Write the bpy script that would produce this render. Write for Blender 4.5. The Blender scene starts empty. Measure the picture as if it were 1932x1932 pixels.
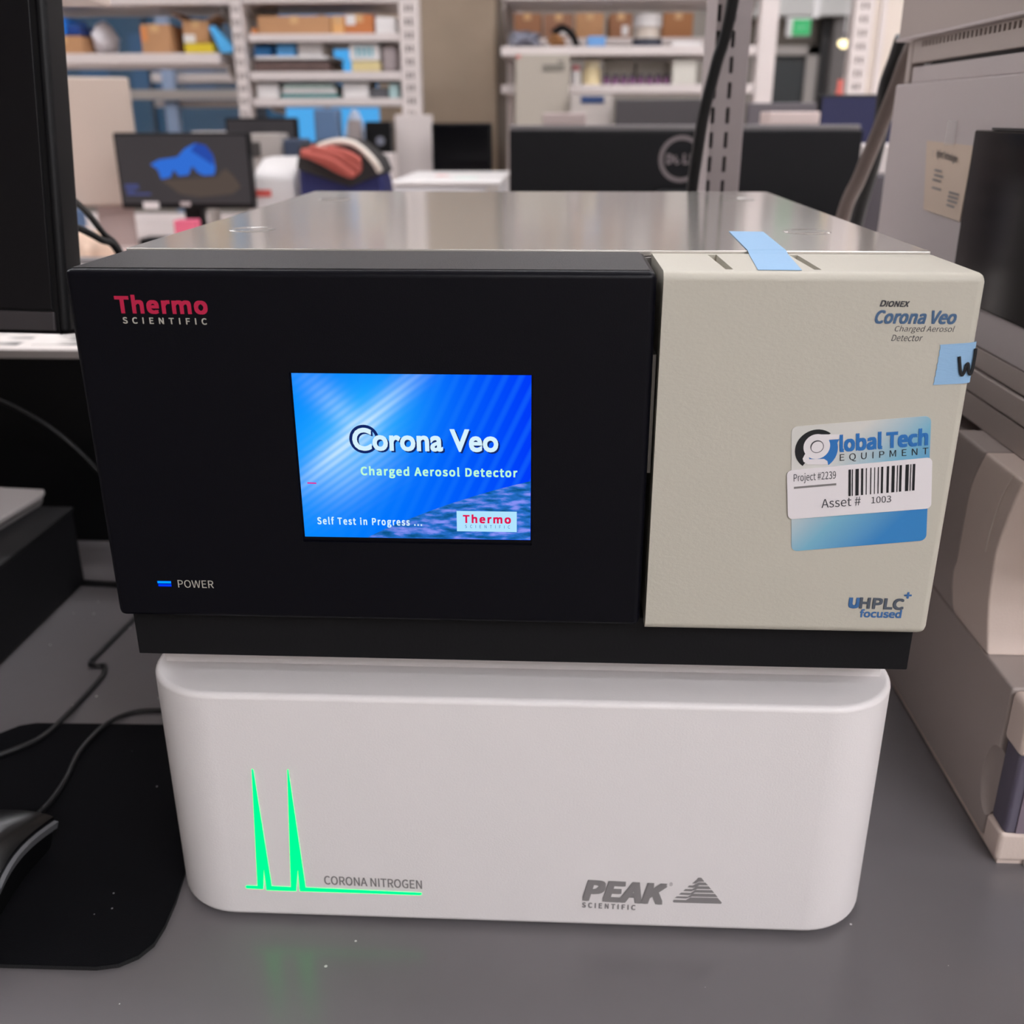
import bpy, bmesh, math, random
from mathutils import Vector, Matrix

C = bpy.context.scene.collection
SC = bpy.context.scene
random.seed(4)

# ------------------------------------------------------------------ camera, world, exposure
cam = bpy.data.objects.new('camera', bpy.data.cameras.new('camera'))
C.objects.link(cam)
_r = Vector((0.99899, 0.044906, -0.00144)); _u = Vector((-0.015219, 0.368378, 0.929551)); _f = Vector((-0.042273, 0.928591, -0.36869))
_m = Matrix((_r, _u, -_f)).transposed().to_4x4()
_m.translation = Vector((0.01888, -0.45949, 0.44867))
cam.matrix_world = _m
cam.data.sensor_width = 36.0
cam.data.lens = 35.017
cam.data.clip_start = 0.02
cam.data.clip_end = 60
cam.data.dof.use_dof = True
cam.data.dof.focus_distance = 0.50
cam.data.dof.aperture_fstop = 8.6
SC.camera = cam

world = bpy.data.worlds.new('world'); SC.world = world
world.use_nodes = True
wb = world.node_tree.nodes['Background']
wb.inputs['Color'].default_value = (0.10, 0.485, 0.955, 1)
wb.inputs['Strength'].default_value = 1.0
SC.view_settings.view_transform = 'Standard'
SC.view_settings.look = 'None'
SC.view_settings.exposure = 0.0
SC.view_settings.gamma = 1.0
SC.view_settings.use_curve_mapping = False
SC.cycles.use_denoising = True
SC.cycles.max_bounces = 8
SC.cycles.diffuse_bounces = 4
SC.cycles.sample_clamp_indirect = 4.0
LAMP = 19.6          # strength of the ceiling light diffusers

# ------------------------------------------------------------------ materials
def lin(c):
    return tuple(((v / 255) / 12.92 if v / 255 <= 0.04045 else ((v / 255 + 0.055) / 1.055) ** 2.4) for v in c) + (1.0,)

def nd(nt, kind, **kw):
    n = nt.nodes.new(kind)
    for k, v in kw.items():
        setattr(n, k, v)
    return n

MATS = {}
def mat(name, rgb, rough=0.5, metal=0.0, spec=0.5, bump=0.0, scale=200.0, var=0.0, vscale=8.0, coat=0.0, alpha=1.0, trans=0.0, emit=None, estr=1.0, stretch=None):
    if name in MATS:
        return MATS[name]
    m = bpy.data.materials.new(name); m.use_nodes = True
    nt = m.node_tree; b = nt.nodes['Principled BSDF']
    b.inputs['Base Color'].default_value = lin(rgb)
    b.inputs['Roughness'].default_value = rough
    b.inputs['Metallic'].default_value = metal
    b.inputs['Specular IOR Level'].default_value = spec
    b.inputs['Coat Weight'].default_value = coat
    b.inputs['Alpha'].default_value = alpha
    b.inputs['Transmission Weight'].default_value = trans
    if emit:
        b.inputs['Emission Color'].default_value = lin(emit)
        b.inputs['Emission Strength'].default_value = estr
    co = nd(nt, 'ShaderNodeTexCoord')
    src = co.outputs['Object']
    if stretch:
        mp = nd(nt, 'ShaderNodeMapping'); mp.inputs['Scale'].default_value = stretch
        nt.links.new(src, mp.inputs['Vector']); src = mp.outputs['Vector']
    if var > 0:
        nz = nd(nt, 'ShaderNodeTexNoise'); nz.inputs['Scale'].default_value = vscale; nz.inputs['Detail'].default_value = 6
        nt.links.new(src, nz.inputs['Vector'])
        mx = nd(nt, 'ShaderNodeMix', data_type='RGBA')
        a = [max(0, v * (1 - var)) for v in lin(rgb)[:3]] + [1]; c = [min(1, v * (1 + var)) for v in lin(rgb)[:3]] + [1]
        mx.inputs[6].default_value = a; mx.inputs[7].default_value = c
        nt.links.new(nz.outputs['Fac'], mx.inputs[0])
        nt.links.new(mx.outputs[2], b.inputs['Base Color'])
    if bump > 0:
        nz = nd(nt, 'ShaderNodeTexNoise'); nz.inputs['Scale'].default_value = scale; nz.inputs['Detail'].default_value = 3
        nt.links.new(src, nz.inputs['Vector'])
        bp = nd(nt, 'ShaderNodeBump'); bp.inputs['Strength'].default_value = bump; bp.inputs['Distance'].default_value = 0.001
        nt.links.new(nz.outputs['Fac'], bp.inputs['Height'])
        nt.links.new(bp.outputs['Normal'], b.inputs['Normal'])
    MATS[name] = m
    return m

def glow(name, rgb, strength=1.0):
    if name in MATS:
        return MATS[name]
    m = bpy.data.materials.new(name); m.use_nodes = True
    nt = m.node_tree; nt.nodes.clear()
    e = nd(nt, 'ShaderNodeEmission'); e.inputs['Color'].default_value = lin(rgb); e.inputs['Strength'].default_value = strength
    o = nd(nt, 'ShaderNodeOutputMaterial'); nt.links.new(e.outputs[0], o.inputs['Surface'])
    MATS[name] = m
    return m

def dusty(name, rgb, rough, spec, dust, dscale, thr, bump=0.1, bscale=600, var=0.0):
    """dark surface with sparse pale dust specks"""
    m = mat(name, rgb, rough, 0, spec, bump=bump, scale=bscale)
    nt = m.node_tree; b = nt.nodes['Principled BSDF']
    co = [n for n in nt.nodes if n.type == 'TEX_COORD'][0]
    vo = nd(nt, 'ShaderNodeTexVoronoi'); vo.inputs['Scale'].default_value = dscale
    nt.links.new(co.outputs['Object'], vo.inputs['Vector'])
    wn = nd(nt, 'ShaderNodeSeparateColor'); nt.links.new(vo.outputs['Color'], wn.inputs[0])
    pick = nd(nt, 'ShaderNodeMath', operation='GREATER_THAN'); pick.inputs[1].default_value = thr
    nt.links.new(wn.outputs[0], pick.inputs[0])
    sz = nd(nt, 'ShaderNodeMath', operation='MULTIPLY'); sz.inputs[1].default_value = 0.16
    nt.links.new(wn.outputs[1], sz.inputs[0])
    near = nd(nt, 'ShaderNodeMath', operation='LESS_THAN'); nt.links.new(vo.outputs['Distance'], near.inputs[0]); nt.links.new(sz.outputs[0], near.inputs[1])
    mul = nd(nt, 'ShaderNodeMath', operation='MULTIPLY'); nt.links.new(pick.outputs[0], mul.inputs[0]); nt.links.new(near.outputs[0], mul.inputs[1])
    nz = nd(nt, 'ShaderNodeTexNoise'); nz.inputs['Scale'].default_value = 9; nz.inputs['Detail'].default_value = 8
    nt.links.new(co.outputs['Object'], nz.inputs['Vector'])
    base = nd(nt, 'ShaderNodeMix', data_type='RGBA')
    base.inputs[6].default_value = [v * (1 - var) for v in lin(rgb)[:3]] + [1]; base.inputs[7].default_value = [v * (1 + var) for v in lin(rgb)[:3]] + [1]
    nt.links.new(nz.outputs['Fac'], base.inputs[0])
    mx = nd(nt, 'ShaderNodeMix', data_type='RGBA')
    nt.links.new(base.outputs[2], mx.inputs[6]); mx.inputs[7].default_value = lin(dust)
    nt.links.new(mul.outputs[0], mx.inputs[0]); nt.links.new(mx.outputs[2], b.inputs['Base Color'])
    return m

# ------------------------------------------------------------------ mesh helpers
OFF = {}
def weigh(o):
    w = o.modifiers.new('weighted normals', 'WEIGHTED_NORMAL'); w.keep_sharp = True; w.weight = 80; w.mode = 'FACE_AREA'
def obj(name, bm, m, parent=None, smooth=35, recalc=True):
    if recalc:
        bmesh.ops.recalc_face_normals(bm, faces=bm.faces[:])
    me = bpy.data.meshes.new(name)
    off = OFF.get(parent.name, Vector()) if parent else Vector()
    if off.length:
        bmesh.ops.translate(bm, verts=bm.verts[:], vec=-off)
    bm.to_mesh(me); bm.free()
    if smooth:
        me.polygons.foreach_set('use_smooth', [True] * len(me.polygons))
        me.set_sharp_from_angle(angle=math.radians(max(smooth, 50)))
    o = bpy.data.objects.new(name, me); C.objects.link(o)
    me.materials.append(m)
    if smooth: weigh(o)
    if parent:
        o.parent = parent; OFF[o.name] = off
    return o

def tag(o, label, cat, group=None, kind=None):
    o['label'] = label; o['category'] = cat
    if group: o['group'] = group
    if kind: o['kind'] = kind
    return o

def thing(name, label, cat, loc, group=None):
    o = bpy.data.objects.new(name, None); C.objects.link(o)
    o.location = loc; o.empty_display_size = 0.05
    OFF[o.name] = Vector(loc)
    return tag(o, label, cat, group)

def one(name, bm, m, label, cat, group=None, smooth=35):
    """a thing that is one mesh: its origin is put at the middle of its base"""
    xs = [v.co.x for v in bm.verts]; ys = [v.co.y for v in bm.verts]; zs = [v.co.z for v in bm.verts]
    L = Vector(((min(xs) + max(xs)) / 2, (min(ys) + max(ys)) / 2, min(zs)))
    bmesh.ops.translate(bm, verts=bm.verts[:], vec=-L)
    o = obj(name, bm, m, None, smooth); o.location = L
    OFF[o.name] = L
    return tag(o, label, cat, group)

def struct(name, bm, m, smooth=35):
    o = obj(name, bm, m, None, smooth); o['kind'] = 'structure'; return o

def box(x0, x1, y0, y1, z0, z1, b=0.0, seg=2, bm=None):
    t = bmesh.new()
    vs = [t.verts.new(p) for p in ((x0, y0, z0), (x1, y0, z0), (x1, y1, z0), (x0, y1, z0), (x0, y0, z1), (x1, y0, z1), (x1, y1, z1), (x0, y1, z1))]
    for f in ((0, 3, 2, 1), (4, 5, 6, 7), (0, 1, 5, 4), (1, 2, 6, 5), (2, 3, 7, 6), (3, 0, 4, 7)):
        t.faces.new([vs[i] for i in f])
    if b > 0:
        bmesh.ops.bevel(t, geom=t.edges[:], offset=b, segments=seg, profile=0.5, affect='EDGES')
    return join(bm, t)

def join(bm, t):
    if bm is None:
        return t
    me = bpy.data.meshes.new('tmp'); t.to_mesh(me); t.free(); bm.from_mesh(me); bpy.data.meshes.remove(me)
    return bm

def prism(pts, axis, a0, a1, b=0.0, seg=2, bm=None):
    """2D outline pushed along an axis: x -> pts are (y,z), y -> (x,z), z -> (x,y)"""
    t = bmesh.new()
    def P(p, a):
        return {'x': (a, p[0], p[1]), 'y': (p[0], a, p[1]), 'z': (p[0], p[1], a)}[axis]
    A = [t.verts.new(P(p, a0)) for p in pts]; B = [t.verts.new(P(p, a1)) for p in pts]
    t.faces.new(A); t.faces.new(B[::-1])
    n = len(pts)
    for i in range(n):
        t.faces.new((A[i], B[i], B[(i + 1) % n], A[(i + 1) % n]))
    bmesh.ops.recalc_face_normals(t, faces=t.faces[:])
    if b > 0:
        e = [e for e in t.edges if len(e.link_faces) == 2 and e.calc_face_angle() > 0.9]
        bmesh.ops.bevel(t, geom=e, offset=b, segments=seg, profile=0.5, affect='EDGES')
    return join(bm, t)

def rrect(x0, x1, y0, y1, r, n=8):
    out = []
    for cx, cy, a in ((x1 - r, y1 - r, 0), (x0 + r, y1 - r, 90), (x0 + r, y0 + r, 180), (x1 - r, y0 + r, 270)):
        for k in range(n + 1):
            t = math.radians(a + 90 * k / n); out.append((cx + r * math.cos(t), cy + r * math.sin(t)))
    return out

def spline(pts, n=8):
    pts = [Vector(p) for p in pts]; out = []
    P = [pts[0] * 2 - pts[1]] + pts + [pts[-1] * 2 - pts[-2]]
    for i in range(1, len(P) - 2):
        for k in range(n):
            t = k / n
            out.append(0.5 * ((2 * P[i]) + (P[i + 1] - P[i - 1]) * t + (2 * P[i - 1] - 5 * P[i] + 4 * P[i + 1] - P[i + 2]) * t * t + (3 * P[i] - P[i - 1] - 3 * P[i + 1] + P[i + 2]) * t ** 3))
    out.append(pts[-1]); return out

def tube(pts, r, sides=10, n=8, bm=None, flat=None):
    p = spline(pts, n) if n else [Vector(q) for q in pts]
    t = bmesh.new(); rings = []
    up = Vector((0.13, 0.21, 0.97))
    for i, q in enumerate(p):
        d = (p[min(i + 1, len(p) - 1)] - p[max(i - 1, 0)]).normalized()
        a = d.cross(up)
        if a.length < 1e-4: a = d.cross(Vector((1, 0, 0)))
        a.normalize(); b = a.cross(d)
        ring = []
        for k in range(sides):
            w = q + a * (r * math.cos(6.28319 * k / sides)) + b * (r * math.sin(6.28319 * k / sides))
            if flat is not None:
                w.y = q.y + (w.y - q.y) * flat
            ring.append(t.verts.new(w))
        rings.append(ring)
    for i in range(len(rings) - 1):
        for k in range(sides):
            t.faces.new((rings[i][k], rings[i][(k + 1) % sides], rings[i + 1][(k + 1) % sides], rings[i + 1][k]))
    t.faces.new(rings[0]); t.faces.new(rings[-1][::-1])
    return join(bm, t)

def lathe(prof, cx, cy, n=32, bm=None, sx=1.0, sy=1.0):
    """profile of (radius, z) turned round a vertical axis"""
    t = bmesh.new(); rings = []
    for r, z in prof:
        rings.append([t.verts.new((cx + sx * r * math.cos(6.28319 * k / n), cy + sy * r * math.sin(6.28319 * k / n), z)) for k in range(n)])
    for i in range(len(rings) - 1):
        for k in range(n):
            t.faces.new((rings[i][k], rings[i][(k + 1) % n], rings[i + 1][(k + 1) % n], rings[i + 1][k]))
    t.faces.new(rings[0]); t.faces.new(rings[-1][::-1])
    return join(bm, t)

def cut(o, cutter):
    """carve the cutter out of the mesh of o"""
    off = OFF.get(o.name, Vector()) if o.parent else (OFF.get(o.name, Vector()))
    bmesh.ops.translate(cutter, verts=cutter.verts[:], vec=-off)
    bmesh.ops.recalc_face_normals(cutter, faces=cutter.faces[:])
    me = bpy.data.meshes.new('cutter'); cutter.to_mesh(me); cutter.free()
    c = bpy.data.objects.new('cutter', me); C.objects.link(c)
    c.matrix_world = Matrix.Identity(4)
    par = o.parent; loc = o.location.copy(); o.modifiers.clear()
    o.parent = None; o.location = (0, 0, 0)
    md = o.modifiers.new('cut', 'BOOLEAN'); md.operation = 'DIFFERENCE'; md.object = c; md.solver = 'EXACT'
    dg = bpy.context.evaluated_depsgraph_get(); dg.update()
    new = bpy.data.meshes.new_from_object(o.evaluated_get(dg))
    o.modifiers.clear(); old = o.data; nm = old.name; o.data = new; bpy.data.meshes.remove(old); new.name = nm
    new.set_sharp_from_angle(angle=math.radians(50)); weigh(o)
    o.parent = par; o.location = loc
    bpy.data.objects.remove(c); bpy.data.meshes.remove(me)

GLY = {}
import os
SANS = None
try:                                  # the sans face that ships inside Blender itself
    SANS = bpy.data.fonts.load(os.path.join(bpy.utils.system_resource('DATAFILES'), 'fonts', 'Noto Sans CJK Regular.woff2'))
except Exception:
    SANS = None
def glyphs(body, bold=0.0, shear=0.0, space=1.0, round_=False):
    key = (body, bold, shear, space, round_)
    if key not in GLY:
        cu = bpy.data.curves.new('lettering', 'FONT'); cu.body = body; cu.size = 1; cu.offset = bold if round_ else 0
        if SANS is not None and not round_: cu.font = SANS
        cu.shear = shear
        cu.space_character = space; cu.resolution_u = 4
        o = bpy.data.objects.new('lettering', cu); C.objects.link(o)
        dg = bpy.context.evaluated_depsgraph_get(); dg.update()
        me = bpy.data.meshes.new_from_object(o.evaluated_get(dg))
        bpy.data.objects.remove(o); bpy.data.curves.remove(cu)
        x = [v.co.x for v in me.vertices]; y = [v.co.y for v in me.vertices]
        x0, x1, y0, y1 = min(x), max(x), min(y), max(y)
        GLY[key] = ([((v.co.x - x0) / (x1 - x0), (v.co.y - y0) / (y1 - y0)) for v in me.vertices], [list(p.vertices) for p in me.polygons])
        bpy.data.meshes.remove(me)
    return GLY[key]

def text(body, p0, U, V, bold=0.0, shear=0.0, space=1.0, bm=None, round_=False):
    """lettering fitted to the parallelogram p0, p0+U, p0+V; bold thickens the strokes (in letter heights)"""
    t = bmesh.new() if bm is None else bm
    vs, fs = glyphs(body, bold, shear, space, round_)
    p0, U, V = Vector(p0), Vector(U), Vector(V)
    h = (0.6 if round_ else 1.0) * bold * V.length
    uh, vh = U.normalized() * h, V.normalized() * h
    U2, V2 = U - uh * 2, V - vh * 2
    sh = [(0, 0)] if h <= 0 else [(-1, -1), (1, -1), (1, 1), (-1, 1), (0, 0)] + ([(0, 1), (0, -1), (1, 0), (-1, 0), (-.5, -.5), (.5, .5), (.5, -.5), (-.5, .5)] if bold > 0.055 else [])
    nrm = U.cross(V).normalized()
    for k0, (a0, b0) in enumerate(sh):
        q = p0 + uh * (1 + a0) + vh * (1 + b0) + nrm * (k0 * 3e-5)
        vv = [t.verts.new(q + U2 * a + V2 * b) for a, b in vs]
        for f in fs:
            try: t.faces.new([vv[i] for i in f])
            except ValueError: pass
    return t

def ftext(body, x0, x1, z0, z1, y=-0.00012, bm=None, dz=0.0, **kw):
    """lettering on a plane facing the viewer; dz = rise of the baseline from left to right"""
    return text(body, (x0, y, z0), (x1 - x0, 0, dz), (0, 0, z1 - z0), bm=bm, **kw)

def poly(pts, y=-0.0001, bm=None):
    t = bmesh.new() if bm is None else bm
    t.faces.new([t.verts.new((p[0], y, p[1])) for p in pts]); return t

def flatq(pts, bm=None):
    t = bmesh.new() if bm is None else bm
    t.faces.new([t.verts.new(p) for p in pts]); return t

def sheet(pts, n, th):
    """thin sheet with thickness th along n"""
    t = bmesh.new(); n = Vector(n) * th
    A = [t.verts.new(p) for p in pts]; B = [t.verts.new(Vector(p) + n) for p in pts]
    t.faces.new(A); t.faces.new(B[::-1]); k = len(pts)
    for i in range(k): t.faces.new((A[i], B[i], B[(i + 1) % k], A[(i + 1) % k]))
    return t

# ------------------------------------------------------------------ palette
m_wall = mat('painted wall', (196, 190, 184), 0.7, bump=0.1, scale=120)
m_gwall = mat('grey painted wall', (158, 150, 141), 0.7)
m_dwall = mat('dark grey wall', (118, 112, 110), 0.7)
m_floor = mat('grey vinyl floor', (128, 124, 120), 0.35, var=0.1)
m_ceil = mat('white ceiling', (214, 212, 208), 0.8)
m_conc = mat('raw concrete', (166, 149, 130), 0.85, var=0.22, vscale=5, bump=0.3, scale=40)
m_rack = mat('off white rack enamel', (214, 204, 200), 0.45)
m_rackg = mat('warm grey rack enamel', (176, 168, 162), 0.5)
m_white = mat('white plastic', (226, 222, 220), 0.4)
m_gen = mat('white moulded plastic', (242, 237, 236), 0.42, bump=0.12, scale=900)
m_cream = mat('cream textured paint', (200, 195, 181), 0.5, bump=0.13, scale=650, stretch=(0.8, 1, 1.2))
m_door = mat('black smooth plastic', (7, 7, 15), 0.34, spec=0.18, bump=0.08, scale=1500)
m_doortop = mat('black grained plastic', (36, 33, 33), 0.5, bump=0.5, scale=1400)
m_black = mat('black plastic', (12, 12, 14), 0.45, spec=0.25)
m_blackm = mat('matt black paint', (15, 15, 18), 0.6, spec=0.25, bump=0.1, scale=800)
m_gloss = mat('glossy black glass', (8, 8, 11), 0.14, spec=0.2)
m_steel = mat('satin steel sheet', (206, 201, 194), 0.13, metal=0.55, spec=0.6)
m_chass = mat('grey chassis paint', (150, 146, 142), 0.5)
m_bench = dusty('dark grey resin worktop', (110, 106, 108), 0.23, 0.5, (205, 200, 200), 150, 0.94, bump=0.03, bscale=900, var=0.12)
m_pad = dusty('black cloth mat', (17, 17, 20), 0.9, 0.08, (165, 165, 168), 230, 0.972, bump=0.6, bscale=1500)
m_rubber = mat('black foam rubber', (24, 24, 26), 0.9, bump=1.0, scale=1500)
m_tape = mat('pale blue masking tape', (150, 190, 226), 0.65, bump=0.25, scale=300, stretch=(1, 1, 10))
m_blue = mat('blue ink', (72, 104, 140), 0.5)
m_ink = mat('dark grey ink', (60, 60, 66), 0.5)
m_bk = mat('black ink', (14, 16, 22), 0.5)
m_grey = mat('grey print', (132, 128, 127), 0.4)
m_lgrey = mat('white print', (196, 192, 180), 0.5)
m_red = mat('red print', (196, 24, 72), 0.5)
m_paperw = mat('white paper label', (240, 234, 236), 0.5)
m_beige = mat('beige instrument plastic', (226, 208, 197), 0.5, bump=0.2, scale=700)
m_grint = mat('grey instrument paint', (188, 178, 177), 0.5, bump=0.15, scale=600)
m_warm = mat('warm grey instrument paint', (174, 162, 156), 0.5, bump=0.15, scale=600)
m_shade = mat('charcoal slot shade', (44, 42, 42), 0.7)  # dark tone standing in for the shade inside slots and vents
m_card = mat('brown cardboard', (184, 138, 98), 0.8, var=0.1, vscale=20)
m_card2 = mat('dark brown cardboard', (150, 104, 74), 0.8, var=0.1, vscale=20)
m_orange = mat('orange cardboard', (208, 132, 74), 0.7)
m_cable = mat('black cable sheath', (15, 15, 17), 0.42, spec=0.35)
m_cableg = mat('charcoal cable sheath', (30, 30, 32), 0.45, spec=0.4)

# ------------------------------------------------------------------ the room
FZ, CZ = -0.78, 2.15
XL, XR, YN, YF = -4.4, 4.2, -3.2, 7.6
struct('floor', box(XL, XR, YN, YF, FZ - 0.05, FZ), m_floor)
struct('ceiling', box(XL, XR, YN, YF, CZ, CZ + 0.08), m_ceil)
struct('wall_left', box(XL - 0.1, XL, YN, YF, FZ, CZ), m_wall)
struct('wall_right', box(XR, XR + 0.1, YN, YF, FZ, CZ), m_gwall)
struct('wall_front', box(XL, XR, YN - 0.1, YN, FZ, CZ), m_wall)
WX = [-3.9, -2.26, -1.25]          # window edges on the back wall, left of the column
wb_ = box(XL, WX[0], YF, YF + 0.15, FZ, CZ); box(WX[2], XR, YF, YF + 0.15, FZ, CZ, bm=wb_)
box(WX[0], WX[2], YF, YF + 0.15, FZ, -0.1, bm=wb_); box(WX[0], WX[2], YF, YF + 0.15, 1.75, CZ, bm=wb_)
struct('wall_back', wb_, m_gwall)
m_glass = mat('window glass', (225, 238, 245), 0.02, trans=1.0, spec=0.3)
m_frame = mat('dark window frame', (52, 58, 68), 0.4)
for k, (a, b) in enumerate(((WX[0], WX[1]), (WX[1], WX[2]))):
    wo = bpy.data.objects.new('window_%d' % (k + 1), None); C.objects.link(wo); wo['kind'] = 'structure'
    wo.location = ((a + b) / 2, YF, -0.1); OFF[wo.name] = Vector(wo.location)
    f = box(a, a + 0.05, YF + 0.02, YF + 0.1, -0.1, 1.75); box(b - 0.05, b, YF + 0.02, YF + 0.1, -0.1, 1.75, bm=f)
    box(a, b, YF + 0.02, YF + 0.1, -0.1, -0.04, bm=f); box(a, b, YF + 0.02, YF + 0.1, 1.69, 1.75, bm=f)
    box((a + b) / 2 - 0.02, (a + b) / 2 + 0.02, YF + 0.03, YF + 0.09, -0.04, 1.69, bm=f)
    obj('window_frame', f, m_frame, wo)
    obj('pane', box(a + 0.05, b - 0.05, YF + 0.055, YF + 0.061, -0.04, 1.69), m_glass, wo)
# the building across the street, seen dark through the left window
bt = thing('neighbouring_building', 'dark building seen through the window at far left', 'building', (-6.2, 12.0, FZ))
obj('facade', box(-9.5, -3.72, 12.0, 14.0, FZ, 6.0), mat('brown stone facade', (128, 92, 86), 0.6), bt)
for k in range(4):
    obj('facade_window', box(-6.2 + k * 0.62, -5.85 + k * 0.62, 11.98, 12.01, 0.75, 1.35), mat('dim window glass', (150, 110, 110), 0.2), bt)

# ceiling lights out of view; some added to brighten fronts and far wall
m_diff = glow('lit diffuser', (251, 250, 255), LAMP)
LIGHTS = [(0.9, -2.85), (2.4, -2.6), (0.8, -2.2), (1.5, -1.6), (1.3, 0.34), (-3.4, 1.6), (3.2, -0.5), (-1.5, 0.98), (0.6, 1.7), (2.6, 1.2), (-2.7, 3.7), (2.7, 3.7), (-2.6, 5.6), (0.6, 6.1), (2.6, 5.6)]
lt0 = None
for k, (lx, ly) in enumerate(LIGHTS):
    if lt0 is None:
        lt0 = thing('ceiling_light', 'long white ceiling light hung over the lab', 'light', (lx, ly, CZ - 0.06), 'linear ceiling lights')
        fr = box(lx - 0.92, lx + 0.92, ly - 0.13, ly + 0.13, CZ - 0.05, CZ)
        for s in (-1, 1):
            box(lx - 0.92, lx + 0.92, ly + s * 0.13 - 0.01, ly + s * 0.13 + 0.01, CZ - 0.07, CZ, bm=fr)
        obj('lamp_housing', fr, m_white, lt0)
        obj('diffuser', box(lx - 0.9, lx + 0.9, ly - 0.12, ly + 0.12, CZ - 0.062, CZ - 0.05), m_diff, lt0)
    else:
        c = lt0.copy(); C.objects.link(c); c.location = (lx, ly, CZ - 0.06)
        for ch in lt0.children:
            d = ch.copy(); C.objects.link(d); d.parent = c

# grey bulkhead, far door and exit sign on the right
struct('trim_1', box(1.2, XR, 7.3, YF, 1.1, CZ), m_ceil)
struct('wall_side', box(1.93, XR, 7.35, YF, FZ, 1.1), m_dwall)
dr = bpy.data.objects.new('door_1', None); C.objects.link(dr); dr['kind'] = 'structure'; dr.location = (1.6, 7.5, FZ); OFF[dr.name] = Vector(dr.location)
obj('door_leaf', box(1.47, 1.79, 7.55, 7.59, FZ, 0.86), mat('dim glazed door', (58, 62, 64), 0.25), dr)
df = box(1.40, 1.47, 7.5, 7.6, FZ, 0.92); box(1.79, 1.87, 7.5, 7.6, FZ, 0.92, bm=df); box(1.40, 1.87, 7.5, 7.6, 0.86, 0.92, bm=df)
obj('door_frame', df, m_rackg, dr)
obj('door_post', box(1.87, 1.93, 7.46, 7.6, FZ, 1.1), mat('black door post', (48, 46, 46), 0.5), dr)
ex = thing('exit_sign', 'lit green exit sign hanging below the far bulkhead', 'sign', (1.62, 6.6, 0.97))
ex_b = (1.4476, 1.5935, 0.9199, 1.0287)
obj('sign_body', box(ex_b[0], ex_b[1], 6.6, 6.64, ex_b[2], ex_b[3], 0.004), m_white, ex)
obj('sign_face', box(ex_b[0] + 0.03, ex_b[1] - 0.004, 6.592, 6.6, ex_b[2] + 0.008, ex_b[3] - 0.01), glow('green exit glow', (82, 196, 126), 0.85), ex)
obj('lettering', ftext('EXIT', ex_b[0] + 0.055, ex_b[1] - 0.025, ex_b[2] + 0.04, ex_b[3] - 0.045, y=6.5915, bold=0.02), glow('pale exit letters', (150, 226, 176), 0.8), ex)
obj('bracket', box(1.60, 1.64, 6.6, 6.63, ex_b[3], 1.18), m_white, ex)
sp = thing('spotlight', 'small warm lit spotlight beside the perforated white post', 'light', (1.6600, 6.0000, 0.8480))
sc_ = (1.6600, 6.0000, 0.8480)
obj('lamp_shade', lathe([(0.014, sc_[2] + 0.05), (0.026, sc_[2] + 0.012)], sc_[0], 6.0, 16), m_dwall, sp)
obj('bulb', lathe([(0.012, sc_[2] - 0.03), (0.034, sc_[2] - 0.012), (0.034, sc_[2] + 0.004), (0.012, sc_[2] + 0.02)], sc_[0], 6.0, 16), glow('warm bulb', (255, 236, 180), 3.0), sp)
obj('rod', tube([(sc_[0], 6.0, sc_[2] + 0.04), (sc_[0], 6.0, CZ)], 0.006, 8, 0), m_white, sp)
# raw concrete column
struct('column', box(-0.62, -0.205, 3.3, 3.75, FZ, CZ, 0.01), m_conc)
struct('column_shaded_side', box(-0.205, -0.165, 3.34, 3.7, FZ, CZ), mat('column side shade grey', (116, 106, 96), 0.8))  # darker strip that paints the shaded side of the column

# ------------------------------------------------------------------ furniture
BZ = 0.15                                    # far bench height
wbn = thing('lab_bench', 'dark grey resin workbench carrying the instruments in the foreground', 'bench', (0, 0.2, FZ))
obj('worktop', box(-1.6, 1.6, -0.16, 0.565, -0.03, 0.0, 0.003), m_bench, wbn)
obj('cabinet', box(-1.55, 1.55, -0.1, 0.55, FZ + 0.08, -0.03), m_rackg, wbn)
obj('plinth', box(-1.5, 1.5, -0.04, 0.55, FZ, FZ + 0.08), m_black, wbn)
led = thing('bench_ledge', 'white raised ledge with dark back panel behind the workbench', 'shelf', (0, 0.85, FZ))
obj('ledge_board', box(-1.6, 1.6, 0.56, 1.2, 0.2125, 0.2215, 0.002), mat('white ledge laminate', (226, 218, 212), 0.5), led)
obj('edge_band', box(-1.6, 1.6, 0.552, 0.56, 0.2130, 0.2215), mat('grey edge band', (182, 174, 170), 0.5), led)
obj('back_panel', box(-1.6, 1.6, 0.566, 0.60, FZ, 0.2125), m_black, led)
obj('support_panel', box(-1.6, 1.6, 1.16, 1.19, FZ, 0.2125), m_rackg, led)
obj('raceway', box(-1.6, 1.6, 1.2, 1.25, 0.19, 0.228, 0.004), mat('grey cable raceway', (92, 86, 86), 0.5), led)
fbn = thing('lab_bench', 'far white workbench across the aisle with monitors and shelves', 'bench', (0, 2.1, FZ))
obj('worktop', box(-3.2, 2.6, 1.42, 2.98, BZ - 0.03, BZ, 0.003), mat('pinkish white worktop', (226, 212, 206), 0.45), fbn)
obj('cabinet', box(-3.1, 2.5, 1.5, 2.9, FZ, BZ - 0.03), m_rackg, fbn)

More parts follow.
